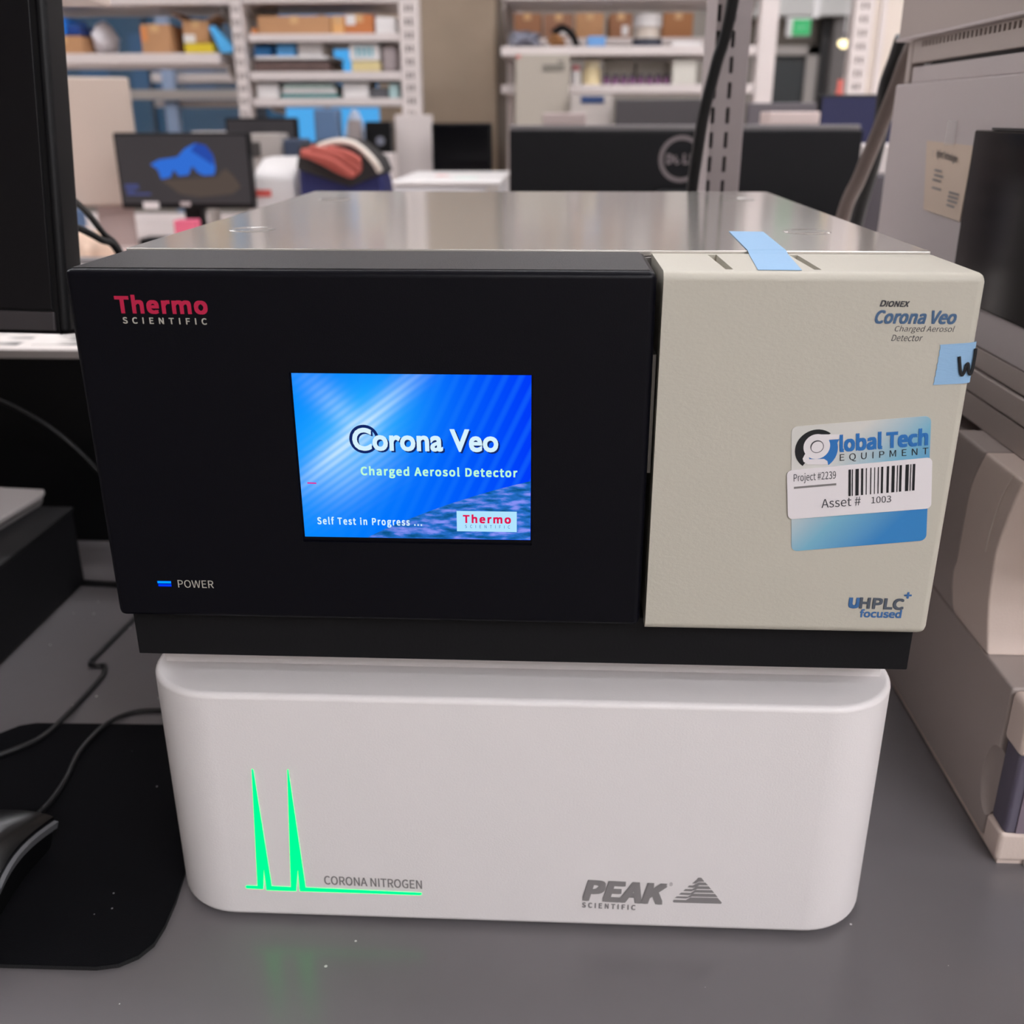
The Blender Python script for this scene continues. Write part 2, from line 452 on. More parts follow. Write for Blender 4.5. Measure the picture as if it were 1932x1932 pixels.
oh = thing('overhead_shelf', 'beige overhead shelf board above the left monitor, top left corner', 'shelf', (-1.0, 0.46, 0.2218))
ohc = (-0.4250, 0.6200, 0.5507)
obj('board', box(-1.6, ohc[0], 0.32, 0.62, ohc[2], ohc[2] + 0.03, 0.002), mat('pinkish beige laminate', (206, 188, 178), 0.5), oh)
obj('upright', box(-1.25, -1.21, 0.58, 0.62, 0.2218, ohc[2]), m_rackg, oh)
obj('bracket', prism([(0.36, ohc[2]), (0.58, ohc[2]), (0.58, ohc[2] - 0.07)], 'x', -1.236, -1.224), m_rackg, oh)
# ---- perforated steel upright just behind the detector
up = thing('slotted_upright', 'grey slotted steel upright rising behind the detector', 'shelf upright', (0.186, 0.66, 0.2215))
u_ = obj('post', box(0.1685, 0.2025, 0.62, 0.70, 0.2215, 1.9, 0.0012), mat('lilac grey enamel', (172, 162, 162), 0.42), up)
ct = None
for k in range(22):
    z = 0.3805 + (k - 3) * 0.02305
    for xx in (0.1712, 0.1859):
        ct = prism(rrect(xx - 0.0019, xx + 0.0019, z - 0.0078, z + 0.0078, 0.0016, 3), 'y', 0.60, 0.6235, bm=ct)
cut(u_, ct)
obj('slot_liner', box(0.1692, 0.2018, 0.6232, 0.625, 0.23, 1.89), m_shade, up)
one('power_cable', tube([(0.196, 0.575, 0.75), (0.1785, 0.5900, 0.5499), (0.1681, 0.5960, 0.4960), (0.1596, 0.6000, 0.4511), (0.1554, 0.6020, 0.4094), (0.1530, 0.6030, 0.3764), (0.150, 0.604, 0.30), (0.147, 0.60, 0.2275)], 0.0058, 12), m_cable, 'thick black cable hanging along the slotted upright', 'cable')

# ------------------------------------------------------------------ gas generator (white, bottom of the stack)
GZ = 0.157
gen = thing('gas_generator', 'white nitrogen generator with green glowing peaks, under the detector', 'lab instrument', (0, 0.2, 0))
gb = obj('housing', prism(rrect(-0.2105, 0.2095, 0.0, 0.43, 0.042, 14), 'z', 0.003, GZ, 0.0035, 4), m_gen, gen, smooth=50)
for sx in (-0.15, 0.15):
    for sy in (0.07, 0.36):
        obj('foot', lathe([(0.014, 0.0), (0.015, 0.004)], sx, sy, 20), m_rubber, gen)
obj('top_plate', box(-0.204, 0.203, 0.034, 0.42, GZ - 0.001, 0.1748, 0.001), m_gen, gen)
m_green = glow('lit green indicator', (0, 255, 112), 2.0)
g = bmesh.new()
poly([(-0.1485, 0.1089), (-0.1476, 0.1083), (-0.1446, 0.0260), (-0.1332, 0.0257), (-0.1283, 0.1089), (-0.1277, 0.1092), (-0.1244, 0.0256), (-0.1234, 0.0257), (-0.0558, 0.0244), (-0.0555, 0.0232), (-0.0565, 0.0226), (-0.1281, 0.0227), (-0.1280, 0.0388), (-0.1303, 0.0226), (-0.1481, 0.0227), (-0.1482, 0.0381), (-0.1499, 0.0234), (-0.1598, 0.0236), (-0.1606, 0.0248), (-0.1596, 0.0258), (-0.1532, 0.0257)], -0.00025, g)
obj('peak_indicator', g, m_green, gen)
obj('lettering', ftext('CORONA NITROGEN', *(-0.1130, -0.0552, 0.0284, 0.0349), y=-0.0002, bold=0.015, dz=-0.0012), m_grey, gen)
g = ftext('PEAK', *(0.0387, 0.0878, 0.0225, 0.0380), y=-0.0003, bold=0.07, shear=0.22, dz=-0.0012)
ftext('SCIENTIFIC', *(0.0387, 0.0699, 0.0173, 0.0213), y=-0.0003, bold=0.05, space=1.25, dz=-0.0008, bm=g)
ftext('®', *(0.0887, 0.0905, 0.0352, 0.0379), y=-0.0003, bm=g)
obj('logo_lettering', g, mat('silver grey relief print', (142, 138, 138), 0.4), gen)
g = bmesh.new()
TW = (((0.1040, 0.0404), (0.1048, 0.0419), (0.1066, 0.0419), (0.1086, 0.0392), (0.1053, 0.0389), (0.1035, 0.0375), (0.1017, 0.0376)),
     ((0.0992, 0.0347), (0.1000, 0.0360), (0.1021, 0.0361), (0.1053, 0.0385), (0.1092, 0.0385), (0.1109, 0.0365), (0.1060, 0.0364), (0.1028, 0.0345)),
     ((0.0969, 0.0319), (0.0980, 0.0333), (0.1020, 0.0334), (0.1043, 0.0357), (0.1113, 0.0358), (0.1128, 0.0338), (0.1050, 0.0337), (0.1015, 0.0318)),
     ((0.0946, 0.0292), (0.0958, 0.0306), (0.1013, 0.0306), (0.1038, 0.0330), (0.1133, 0.0331), (0.1148, 0.0311), (0.1040, 0.0310), (0.1004, 0.0290)),
     ((0.0923, 0.0266), (0.0935, 0.0278), (0.0999, 0.0279), (0.1022, 0.0302), (0.1153, 0.0304), (0.1170, 0.0281), (0.1023, 0.0280), (0.0988, 0.0264)),
     ((0.0913, 0.0240), (0.0918, 0.0252), (0.0988, 0.0252), (0.1012, 0.0273), (0.1170, 0.0276), (0.1197, 0.0242), (0.1192, 0.0233), (0.0919, 0.0232)))
for t in TW: poly(t, -0.0003, g)
obj('pyramid_emblem', g, MATS['silver grey relief print'], gen)

# ------------------------------------------------------------------ the detector
DZ0, DZ1 = 0.202, 0.3838
det = thing('aerosol_detector', 'black and cream charged aerosol detector with a lit blue screen', 'lab instrument', (0, 0.25, 0.175))
obj('chassis', box(-0.207, 0.207, 0.066, 0.5, 0.2, 0.3815), m_chass, det)
obj('base', box(-0.2075, 0.2075, 0.0105, 0.5, 0.1752, 0.2035, 0.0006), m_blackm, det)
cov = obj('top_cover', box(-0.2085, 0.2085, 0.0695, 0.503, 0.3818, 0.3848, 0.0006), m_steel, det)
for (dx, dy) in ((-0.1687, 0.164), (-0.1690, 0.404), (0.1667, 0.161), (0.1674, 0.410)):
    obj('foot_dimple', lathe([(0.0142, 0.38485), (0.0130, 0.38525), (0.0115, 0.38525), (0.0100, 0.38486)], dx, dy, 28), m_steel, cov)
# black door with the screen
door = obj('front_door', box(-0.2103, 0.0640, 0.0, 0.0685, 0.2035, DZ1, 0.0036, 3), m_door, det)
cut(door, box(-0.1082, 0.0079, -0.01, 0.0016, 0.2483, 0.3359))
cut(door, box(-0.1870, -0.1796, -0.01, 0.0012, 0.2213, 0.2246))
obj('grained_top', box(-0.2068, 0.0606, 0.0036, 0.0680, DZ1 - 0.0008, DZ1 + 0.0002), m_doortop, door)
obj('hinge_strip', box(0.0643, 0.0658, 0.006, 0.02, 0.2857, 0.3445), mat('dull metal strip', (120, 116, 112), 0.4, metal=0.6), det)
obj('logo_lettering', ftext('Thermo', *(-0.1875, -0.1438, 0.3633, 0.3721), bold=0.05, dz=-0.0002, space=1.04), m_red, door)
obj('logo_subtitle', ftext('SCIENTIFIC', *(-0.1849, -0.1449, 0.3586, 0.3617), bold=0.035, space=1.35, dz=-0.0003), m_lgrey, door)
obj('lettering', ftext('POWER', *(-0.1760, -0.1572, 0.2211, 0.2255), bold=0.0), m_lgrey, door)
pw = box(-0.1869, -0.1797, 0.0004, 0.001, 0.22315, 0.22455); 
obj('power_light', pw, glow('lit blue led', (0, 112, 255), 2.2), door)
obj('power_light', box(-0.1867, -0.1797, 0.0004, 0.001, 0.2214, 0.2224), glow('dim blue led', (0, 52, 235), 1.2), door)
# screen picture
ms = bpy.data.materials.new('lit blue splash screen'); ms.use_nodes = True
nt = ms.node_tree; nt.nodes.clear()
def M(op, a, b=None, c=None):
    n = nd(nt, 'ShaderNodeMath', operation=op)
    for i, v in enumerate((a, b, c)):
        if v is None: continue
        if isinstance(v, (int, float)): n.inputs[i].default_value = v
        else: nt.links.new(v, n.inputs[i])
    return n.outputs[0]
def MIX(f, a, b):
    n = nd(nt, 'ShaderNodeMix', data_type='RGBA')
    for i, v in ((0, f), (6, a), (7, b)):
        if isinstance(v, tuple): n.inputs[i].default_value = v
        elif isinstance(v, (int, float)): n.inputs[i].default_value = v
        else: nt.links.new(v, n.inputs[i])
    return n.outputs[2]
uvn = nd(nt, 'ShaderNodeUVMap'); sx = nd(nt, 'ShaderNodeSeparateXYZ'); nt.links.new(uvn.outputs[0], sx.inputs[0])
U, V = sx.outputs[0], sx.outputs[1]
base = MIX(U, lin((0, 136, 255)), lin((0, 58, 250)))
du = M('MULTIPLY', M('SUBTRACT', U, 0.27), 1.36); dv = M('SUBTRACT', V, 0.67)
ca, sa = math.cos(math.radians(43)), math.sin(math.radians(43))
along = M('ADD', M('MULTIPLY', du, ca), M('MULTIPLY', dv, sa)); perp = M('SUBTRACT', M('MULTIPLY', dv, ca), M('MULTIPLY', du, sa))
def gauss(x, w): 
    return M('POWER', 2.718, M('MULTIPLY', M('MULTIPLY', M('DIVIDE', x, w), M('DIVIDE', x, w)), -1.0))
streak = M('ADD', M('MULTIPLY', gauss(perp, 0.06), gauss(along, 0.40)), M('MULTIPLY', 0.45, M('MULTIPLY', gauss(M('ADD', perp, 0.10), 0.16), gauss(M('ADD', along, 0.22), 0.24))))
cross = M('MULTIPLY', gauss(M('SUBTRACT', perp, 0.12), 0.26), gauss(along, 0.08))
lines = M('ADD', 0.72, M('MULTIPLY', 0.22, M('SINE', M('MULTIPLY', M('ADD', perp, M('MULTIPLY', along, 0.12)), 150.0))))
halo = M('MULTIPLY', gauss(perp, 0.26), gauss(along, 0.42))
ripple = M('MULTIPLY', 0.17, M('MULTIPLY', M('SINE', M('MULTIPLY', M('ADD', U, M('MULTIPLY', V, -0.35)), 95.0)), U))
fl = M('MINIMUM', 1.0, M('MULTIPLY', lines, M('ADD', M('MULTIPLY', streak, 1.0), M('MULTIPLY', cross, 0.4))))
col = MIX(M('MULTIPLY', halo, 0.7), base, lin((40, 196, 255)))
col = MIX(M('MAXIMUM', 0.0, M('ADD', ripple, 0.04)), col, lin((40, 150, 255)))
col = MIX(fl, col, lin((190, 226, 255)))
em = nd(nt, 'ShaderNodeEmission'); nt.links.new(col, em.inputs[0]); em.inputs[1].default_value = 1.0
out = nd(nt, 'ShaderNodeOutputMaterial'); nt.links.new(em.outputs[0], out.inputs[0])
t = bmesh.new(); uvl = t.loops.layers.uv.new('UVMap')
sx0, sx1, sz0, sz1 = -0.1074, 0.0072, 0.2506, 0.3353
f = t.faces.new([t.verts.new(p) for p in ((sx0, 0.0013, sz0), (sx1, 0.0013, sz0), (sx1, 0.0013, sz1), (sx0, 0.0013, sz1))])
for l, uv in zip(f.loops, ((0, 0), (1, 0), (1, 1), (0, 1))): l[uvl].uv = uv
scr = obj('display_screen', t, ms, det, smooth=0, recalc=False)
SY = 0.0013
mp_ = bpy.data.materials.new('lit planet picture'); mp_.use_nodes = True
nt = mp_.node_tree; nt.nodes.clear()
tc = nd(nt, 'ShaderNodeTexCoord'); mpg = nd(nt, 'ShaderNodeMapping'); mpg.inputs['Rotation'].default_value = (0, 0.45, 0); mpg.inputs['Scale'].default_value = (60, 60, 220)
nt.links.new(tc.outputs['Object'], mpg.inputs[0])
nz = nd(nt, 'ShaderNodeTexNoise'); nz.inputs['Scale'].default_value = 1.6; nz.inputs['Detail'].default_value = 7; nt.links.new(mpg.outputs[0], nz.inputs[0])
cr = nd(nt, 'ShaderNodeValToRGB'); nt.links.new(nz.outputs[0], cr.inputs[0])
el = cr.color_ramp.elements; el[0].position = 0.36; el[0].color = lin((12, 84, 140)); el[1].position = 0.64; el[1].color = lin((136, 146, 245))
e2 = el.new(0.5); e2.color = lin((40, 112, 206))
em = nd(nt, 'ShaderNodeEmission'); nt.links.new(cr.outputs[0], em.inputs[0]); out = nd(nt, 'ShaderNodeOutputMaterial'); nt.links.new(em.outputs[0], out.inputs[0])
hz = [(-0.0753, 0.2508), (-0.0640, 0.2566), (-0.0530, 0.2615), (-0.0430, 0.2657), (-0.0326, 0.2698), (-0.0220, 0.2735), (-0.0110, 0.2772), (0.0, 0.2803), (0.0071, 0.2822)]
obj('planet_picture', poly(hz + [(0.0071, 0.2508)], SY - 0.00015), mp_, scr, smooth=0)
m_sw = glow('lit white screen lettering', (214, 242, 255), 1.0); m_sn = glow('lit navy screen shading', (22, 44, 112), 0.8)
m_sg = glow('lit pale green lettering', (190, 250, 215), 1.0)
g = bmesh.new()
def ring(cx, cz, ro, ri, y, bm, n=40, k=1.0):
    A = [bm.verts.new((cx + ro * math.cos(6.28319 * i / n), y, cz + k * ro * math.sin(6.28319 * i / n))) for i in range(n)]
    B = [bm.verts.new((cx + ri * math.cos(6.28319 * i / n), y, cz + k * ri * math.sin(6.28319 * i / n))) for i in range(n)]
    for i in range(n): bm.faces.new((A[i], A[(i + 1) % n], B[(i + 1) % n], B[i]))
ring(-0.0742, 0.3028, 0.0073, 0.0058, SY - 0.00016, g)
bx = (-0.0800, -0.0087, 0.2969, 0.3086)
ftext('Corona Veo', bx[0] + 0.0008, bx[1] + 0.0008, bx[2] - 0.0008, bx[3] - 0.0008, y=SY - 0.00017, bm=g, bold=0.02, space=1.02, round_=True)
obj('lettering_shade', g, m_sn, scr, smooth=0)
obj('title_lettering', ftext('Corona Veo', *bx, y=SY - 0.0003, bold=0.02, space=1.02, round_=True), m_sw, scr, smooth=0)
obj('subtitle_lettering', ftext('Charged Aerosol Detector', *(-0.0768, 0.0006, 0.2828, 0.2890), y=SY - 0.0003, bold=0.03, space=1.08), m_sg, scr, smooth=0)
obj('status_lettering', ftext('Self Test in Progress ...', *(-0.1004, -0.0473, 0.2564, 0.2618), y=SY - 0.0003, bold=0.025, space=1.12), m_sw, scr, smooth=0)
lb = (-0.0298, 0.0003, 0.2550, 0.2660)
obj('logo_panel', poly([(lb[0], lb[2]), (lb[1], lb[2]), (lb[1], lb[3]), (lb[0], lb[3])], SY - 0.0003), glow('lit pale cyan panel', (176, 228, 255), 1.0), scr, smooth=0)
obj('logo_lettering', ftext('Thermo', *(-0.0267, -0.0026, 0.2595, 0.2643), y=SY - 0.00045, bold=0.05, space=1.1), glow('lit red lettering', (224, 24, 82), 1.0), scr, smooth=0)
obj('logo_subtitle', ftext('SCIENTIFIC', *(-0.0257, -0.0031, 0.2569, 0.2586), y=SY - 0.00045, bold=0.0, space=1.5), glow('lit blue grey lettering', (70, 96, 170), 1.0), scr, smooth=0)
obj('red_mark', poly([(-0.1039, 0.2801), (-0.0994, 0.2800), (-0.0994, 0.2792), (-0.1039, 0.2793)], SY - 0.0003), glow('lit magenta mark', (214, 60, 160), 1.0), scr, smooth=0)

# cream cover on the right
t = box(0.04, 0.2103, 0.0, 0.0685, 0.2018, 0.3838, 0.0042, 4)      # the left side is cut square where it meets the door
r_ = bmesh.ops.bisect_plane(t, geom=t.verts[:] + t.edges[:] + t.faces[:], plane_co=(0.0667, 0, 0), plane_no=(1, 0, 0), clear_inner=True)
bmesh.ops.contextual_create(t, geom=[e for e in r_['geom_cut'] if isinstance(e, bmesh.types.BMEdge)])
cc = obj('side_cover', t, m_cream, det, smooth=50)
for (xa, xb, xc, xd) in ((0.0943, 0.0988, 0.0990, 0.0955), (0.1352, 0.1392, 0.1389, 0.1356)):
    cut(cc, prism([(xa, 0.0605), (xb, 0.0605), (xc, 0.0085), (xd, 0.0085)], 'z', 0.360, 0.39))
    obj('slot_floor', prism([(xa + .0002, 0.0603), (xb - .0002, 0.0603), (xc - .0002, 0.0087), (xd + .0002, 0.0087)], 'z', 0.3602, 0.3606), m_shade, cc)  # charcoal floor puts the slot's shade into colour
tq = [(0.1204, 0.1594, 0.3850), (0.1403, 0.1571, 0.3850), (0.1353, 0.0695, 0.3850), (0.1158, 0.0695, 0.3850)], [(0.1158, 0.0690, 0.3850), (0.1353, 0.0690, 0.3850), (0.1345, 0.0600, 0.3841), (0.1151, 0.0600, 0.3841)], [(0.1151, 0.0601, 0.3841), (0.1345, 0.0601, 0.3841), (0.1291, 0.0048, 0.3840), (0.1095, 0.0052, 0.3840)]
t = None
for q in tq: t = join(t, sheet(q, (0, 0, 1), 0.0002))
obj('tape_strip', t, m_tape, det, smooth=0)
tp = []
for k in range(13):                                  # torn left end of the tape
    q = k / 12; tp.append((0.1938 + 0.0009 * q * (1 - q) - 0.0004 * q + (0.0003 if k % 2 else 0), 0.3517 - 0.0188 * q))
tl = obj('tape_label', sheet([(p[0], -0.0001, p[1]) for p in tp] + [(0.2070, -0.0001, 0.3337), (0.2095, 0.0003, 0.3340), (0.2105, 0.0014, 0.3341), (0.2105, 0.0014, 0.3531), (0.2095, 0.0003, 0.3530), (0.2070, -0.0001, 0.3527)], (0, -1, 0), 0.00025), m_tape, cc)
w = lambda p: (p[0], -0.0006, p[1])
obj('handwriting', tube([w((0.2031, 0.3464)), w((0.2040, 0.3425)), w((0.2050, 0.3388)), w((0.2059, 0.3378)), w((0.2066, 0.3395)), w((0.2071, 0.3425)), w((0.2077, 0.3430)), w((0.2083, 0.3400)), w((0.2091, 0.3383)), w((0.2098, 0.3391)), w((0.2101, 0.3433)), w((0.2101, 0.3475)), w((0.2099, 0.3502))], 0.00075, 8, 6, flat=0.3), m_bk, cc)
g = ftext('D', *(0.1643, 0.1671, 0.3688, 0.3717), bold=0.05, shear=0.2); ftext('IONEX', *(0.1670, 0.1775, 0.3687, 0.3714), bold=0.05, shear=0.2, bm=g)
ftext('Charged Aerosol', *(0.1725, 0.1992, 0.3568, 0.3603), shear=0.2, bm=g); ftext('Detector', *(0.1716, 0.1856, 0.3532, 0.3561), shear=0.2, bm=g)
obj('model_lettering', g, m_ink, cc)
obj('name_lettering', ftext('Corona Veo', *(0.1629, 0.1993, 0.3610, 0.3673), bold=0.045, shear=0.2, space=1.0), m_blue, cc)
def blend(name, c0, c1, c2, axis=(1, 0, -1)):
    m = mat(name, c0, 0.3)
    nt = m.node_tree; b = nt.nodes['Principled BSDF']
    uvn = nd(nt, 'ShaderNodeUVMap'); s = nd(nt, 'ShaderNodeSeparateXYZ'); nt.links.new(uvn.outputs[0], s.inputs[0])
    a = nd(nt, 'ShaderNodeMath', operation='MULTIPLY_ADD'); nt.links.new(s.outputs[0], a.inputs[0]); a.inputs[1].default_value = axis[0]
    a2 = nd(nt, 'ShaderNodeMath', operation='MULTIPLY_ADD'); nt.links.new(s.outputs[1], a2.inputs[0]); a2.inputs[1].default_value = axis[1]; a2.inputs[2].default_value = axis[2]
    nt.links.new(a2.outputs[0], a.inputs[2])
    r = nd(nt, 'ShaderNodeValToRGB'); nt.links.new(a.outputs[0], r.inputs[0])
    e = r.color_ramp.elements; e[0].color = lin(c0); e[1].color = lin(c2); x = e.new(0.5); x.color = lin(c1)
    nt.links.new(r.outputs[0], b.inputs['Base Color'])
    return m
g = ftext('HPLC', *(0.1740, 0.1964, 0.2164, 0.2229), bold=0.06, dz=-0.0004)
obj('badge_lettering', g, mat('steel blue grey ink', (84, 92, 104), 0.5), cc)
g = ftext('U', *(0.1686, 0.1742, 0.2165, 0.2226), bold=0.10); ftext('+', *(0.1957, 0.1994, 0.2226, 0.2262), bold=0.08, bm=g); ftext('focused', *(0.1750, 0.1959, 0.2114, 0.2162), bold=0.045, bm=g)
obj('badge_accent', g, mat('badge blue ink', (64, 112, 168), 0.5), cc)
# round-cornered stickers
def sticker(c, r, y, th, m, parent, name):
    (a, b, c_, d) = [Vector(p) for p in c]       # bl, br, tr, tl as (x,z)
    W_ = (b - a).length; H_ = (d - a).length
    t = bmesh.new(); uvl = t.loops.layers.uv.new('UVMap')
    out = []
    for px, pz in rrect(0, W_, 0, H_, r, 6):
        u, v = px / W_, pz / H_
        q = a * (1 - u) * (1 - v) + b * u * (1 - v) + c_ * u * v + d * (1 - u) * v
        out.append((q, u, v))
    A = [t.verts.new((q.x, y, q.y)) for q, u, v in out]; B = [t.verts.new((q.x, y + th, q.y)) for q, u, v in out]
    uv = {}
    for vv, (q, u, v) in zip(A, out): uv[vv] = (u, v)
    for vv, (q, u, v) in zip(B, out): uv[vv] = (u, v)
    t.faces.new(A); t.faces.new(B[::-1]); n = len(A)
    for i in range(n): t.faces.new((A[i], B[i], B[(i + 1) % n], A[(i + 1) % n]))
    for f in t.faces:
        for l in f.loops: l[uvl].uv = uv[l.vert]
    return obj(name, t, m, parent, smooth=0)
st = sticker([(0.1371, 0.2475), (0.2020, 0.2547), (0.1949, 0.3181), (0.1306, 0.3119)], 0.003, -0.0003, 0.0003, blend('white to blue sticker', (222, 220, 214), (126, 186, 212), (52, 136, 204), (0.95, -0.95, 0.42)), cc, 'company_sticker')
sl = (0.1306, 0.3119); sr = (0.1949, 0.3181)
Ud = Vector((sr[0] - sl[0], 0, sr[1] - sl[1])).normalized(); Vd = Vector((-Ud.z * 0.6 - 0.06, 0, 1)).normalized()
def onst(body, px, wdt, hgt, bm=None, y=-0.00045, **kw):
    return text(body, (px[0], y, px[1]), Ud * wdt, Vd * hgt, bm=bm, **kw)
a = (0.1545, 0.2996); b = (0.1955, 0.3049); tt = (0.1908, 0.3101)
obj('lettering', onst('lobal Tech', a, 0.0412, 0.0088, bold=0.05), mat('sticker blue', (42, 118, 192), 0.4), cc)
a = (0.1553, 0.2945)
obj('lettering', onst('EQUIPMENT', a, 0.0412, 0.0042, space=1.25), m_bk, cc)
# stylised round g: black crescent on the left, blue crescent on the right, two white loops
cxz = Vector((0.1435, 0.3008))
KG = 3.85e-5
def gp(x, y): return (cxz.x + (x - 385) * KG, cxz.y - (y - 440) * KG)
def garc(cx, cy, r, a0, a1, n=22): return [gp(cx + r * math.cos(math.radians(a0 + (a1 - a0) * i / n)), cy - r * math.sin(math.radians(a0 + (a1 - a0) * i / n))) for i in range(n + 1)]
g = poly(garc(385, 440, 262, 54, 236) + [gp(300, 560), gp(400, 420), gp(420, 300)], -0.00042)
obj('emblem_crescent', g, m_bk, cc, smooth=0)
g = poly([gp(528, 312), gp(650, 300)] + garc(385, 440, 262, 20, -50) + [gp(545, 618), gp(500, 560), gp(310, 565), gp(310, 540), gp(500, 470)], -0.00045)
obj('emblem_crescent', g, MATS['sticker blue'], cc, smooth=0)
g = poly(garc(385, 400, 162, 0, 360, 40)[:-1], -0.00048)
poly([gp(330, 250), gp(420, 242), gp(655, 238), gp(640, 300), gp(530, 308), gp(470, 330)], -0.00050, g)
poly([gp(250, 500), gp(290, 490), gp(310, 565), gp(490, 558), gp(535, 585), gp(548, 628), gp(470, 634), gp(300, 632), gp(245, 600), gp(228, 560)], -0.00052, g)
obj('emblem_loop', g, m_paperw, cc, smooth=0)
g = bmesh.new(); arcpoly_c = Vector(gp(388, 400))
ring(arcpoly_c.x, arcpoly_c.y, 82 * KG, 74 * KG, -0.00055, g, 36)
poly(garc(388, 400, 82, 60, 200, 16) + garc(396, 408, 76, 200, 60, 16), -0.00056, g)
obj('emblem_outline', g, m_ink, cc, smooth=0)
sticker([(0.1336, 0.2648), (0.2017, 0.2718), (0.1983, 0.2978), (0.1305, 0.2901)], 0.0025, -0.0008, 0.0003, m_paperw, cc, 'asset_label')
g = onst('Project #2239', (0.1345, 0.2834), 0.0200, 0.0052, y=-0.00095); onst('Asset #', (0.1491, 0.2711), 0.0187, 0.0046, y=-0.00095, bm=g); onst('1003', (0.1727, 0.2739), 0.0094, 0.0034, y=-0.00095, bm=g)
obj('lettering', g, m_ink, cc)
obj('rule_line', sheet([(p[0], -0.00093, p[1]) for p in ((0.1348, 0.2809), (0.1548, 0.2831), (0.1547, 0.2841), (0.1347, 0.2819))], (0, 1, 0), 0.00005), m_grey, cc)
b0 = Vector((0.1613, 0.2775)); b1 = Vector((0.1923, 0.2810)); t0 = Vector((0.1597, 0.2911)); t1 = Vector((0.1908, 0.2945)); g = bmesh.new()
for (s, e) in ((0, .036), (.05, .066), (.105, .155), (.19, .222), (.262, .276), (.328, .344), (.388, .4), (.44, .456), (.49, .522), (.575, .61), (.65, .695), (.728, .742), (.765, .8), (.855, .905), (.925, .94), (.962, 1.0)):
    pts = [b0.lerp(b1, s), b0.lerp(b1, e), t0.lerp(t1, e), t0.lerp(t1, s)]
    poly(pts, -0.00095, g)
obj('barcode', g, m_bk, cc, smooth=0)

# ------------------------------------------------------------------ right-hand instrument tower
TX = 0.305
pump = thing('pump_module', 'beige bottom module of the instrument tower with smoky purple door', 'lab instrument', (0.48, 0.3, 0))
pb = obj('housing', box(TX, 0.66, 0.0885, 0.5, 0.006, 0.1185, 0.002), m_warm, pump)
t = bmesh.new(); bmesh.ops.create_uvsphere(t, u_segments=24, v_segments=16, radius=1.0)
bmesh.ops.transform(t, matrix=Matrix.Translation((TX - 0.001, 0.089, 0.048)) @ Matrix.Diagonal((0.009, 0.0155, 0.0265, 1)), verts=t.verts[:])
cut(pb, t)
obj('skirt', box(TX + 0.003, 0.655, 0.069, 0.49, 0.0, 0.006), m_beige, pump)
obj('cover_lip', box(TX, 0.66, 0.064, 0.088, 0.0835, 0.1185, 0.004, 3), m_beige, pump)
obj('cover_lip', box(TX, 0.66, 0.066, 0.088, 0.0035, 0.0255, 0.003, 3), m_beige, pump)
obj('smoky_door', box(TX + 0.002, 0.658, 0.0668, 0.0872, 0.024, 0.0855, 0.003), mat('smoky purple plastic', (98, 92, 108), 0.12, spec=0.5), pump)
obj('door_stripe', box(TX + 0.009, TX + 0.017, 0.0658, 0.067, 0.0262, 0.083), mat('lilac plastic', (134, 120, 132), 0.3), pump)
obj('latch', box(0.324, 0.345, 0.0655, 0.0695, 0.0008, 0.0052), m_white, pump)
mid = thing('autosampler_module', 'beige bulging middle module of the instrument tower, with side grip', 'lab instrument', (0.48, 0.3, 0.1187))
mb = obj('housing', box(TX, 0.66, 0.2, 0.5, 0.1187, 0.228, 0.002), m_warm, mid)
seam = [(0.1844, 0.2405), (0.1923, 0.2263), (0.1977, 0.2129), (0.1994, 0.1994), (0.2000, 0.1541), (0.2023, 0.1491), (0.2006, 0.1381), (0.1938, 0.1229), (0.1900, 0.1187)]
front = [(0.1285, 0.1187), (0.1379, 0.1423), (0.1421, 0.1627), (0.1432, 0.1887), (0.1361, 0.2155), (0.1290, 0.2345), (0.1262, 0.2410)]
def smooth2(pts, n=5):
    return [(v.x, v.y) for v in spline([(p[0], p[1], 0) for p in pts], n)]
def resample(pts, zs):
    """points of a rising curve at the given heights"""
    out = []
    pts = sorted(pts, key=lambda p: p[1])
    for z in zs:
        z = min(max(z, pts[0][1]), pts[-1][1])
        for a, b_ in zip(pts, pts[1:]):
            if a[1] <= z <= b_[1]:
                k = 0 if b_[1] == a[1] else (z - a[1]) / (b_[1] - a[1]); out.append(a[0] + (b_[0] - a[0]) * k); break
    return out
def slab(zs, ya, yb, x0, x1):
    """solid between two side-view curves ya(z) and yb(z), pushed along x"""
    t = bmesh.new(); g = [[[t.verts.new((x, y, z)) for x in (x0, x1)] for y in (a, b_)] for z, a, b_ in zip(zs, ya, yb)]
    n = len(zs)
    for i in range(n - 1):
        p, q = g[i], g[i + 1]
        t.faces.new((p[0][0], p[1][0], q[1][0], q[0][0])); t.faces.new((p[0][1], q[0][1], q[1][1], p[1][1]))
        t.faces.new((p[0][0], q[0][0], q[0][1], p[0][1])); t.faces.new((p[1][0], p[1][1], q[1][1], q[1][0]))
    t.faces.new((g[0][0][0], g[0][0][1], g[0][1][1], g[0][1][0])); t.faces.new((g[-1][0][0], g[-1][1][0], g[-1][1][1], g[-1][0][1]))
    bmesh.ops.recalc_face_normals(t, faces=t.faces[:])
    e = [e for e in t.edges if len(e.link_faces) == 2 and e.calc_face_angle() > 0.7]
    bmesh.ops.bevel(t, geom=e, offset=0.0018, segments=2, profile=0.5, affect='EDGES')
    return t
zs = [0.1187 + (0.2410 - 0.1187) * k / 28 for k in range(29)]
yf = resample(smooth2(front), zs); ys_ = resample(smooth2(seam, 6), zs)
obj('front_hood', slab(zs, [y + 0.0 for y in yf], ys_, TX, 0.66), m_beige, mid, smooth=40)
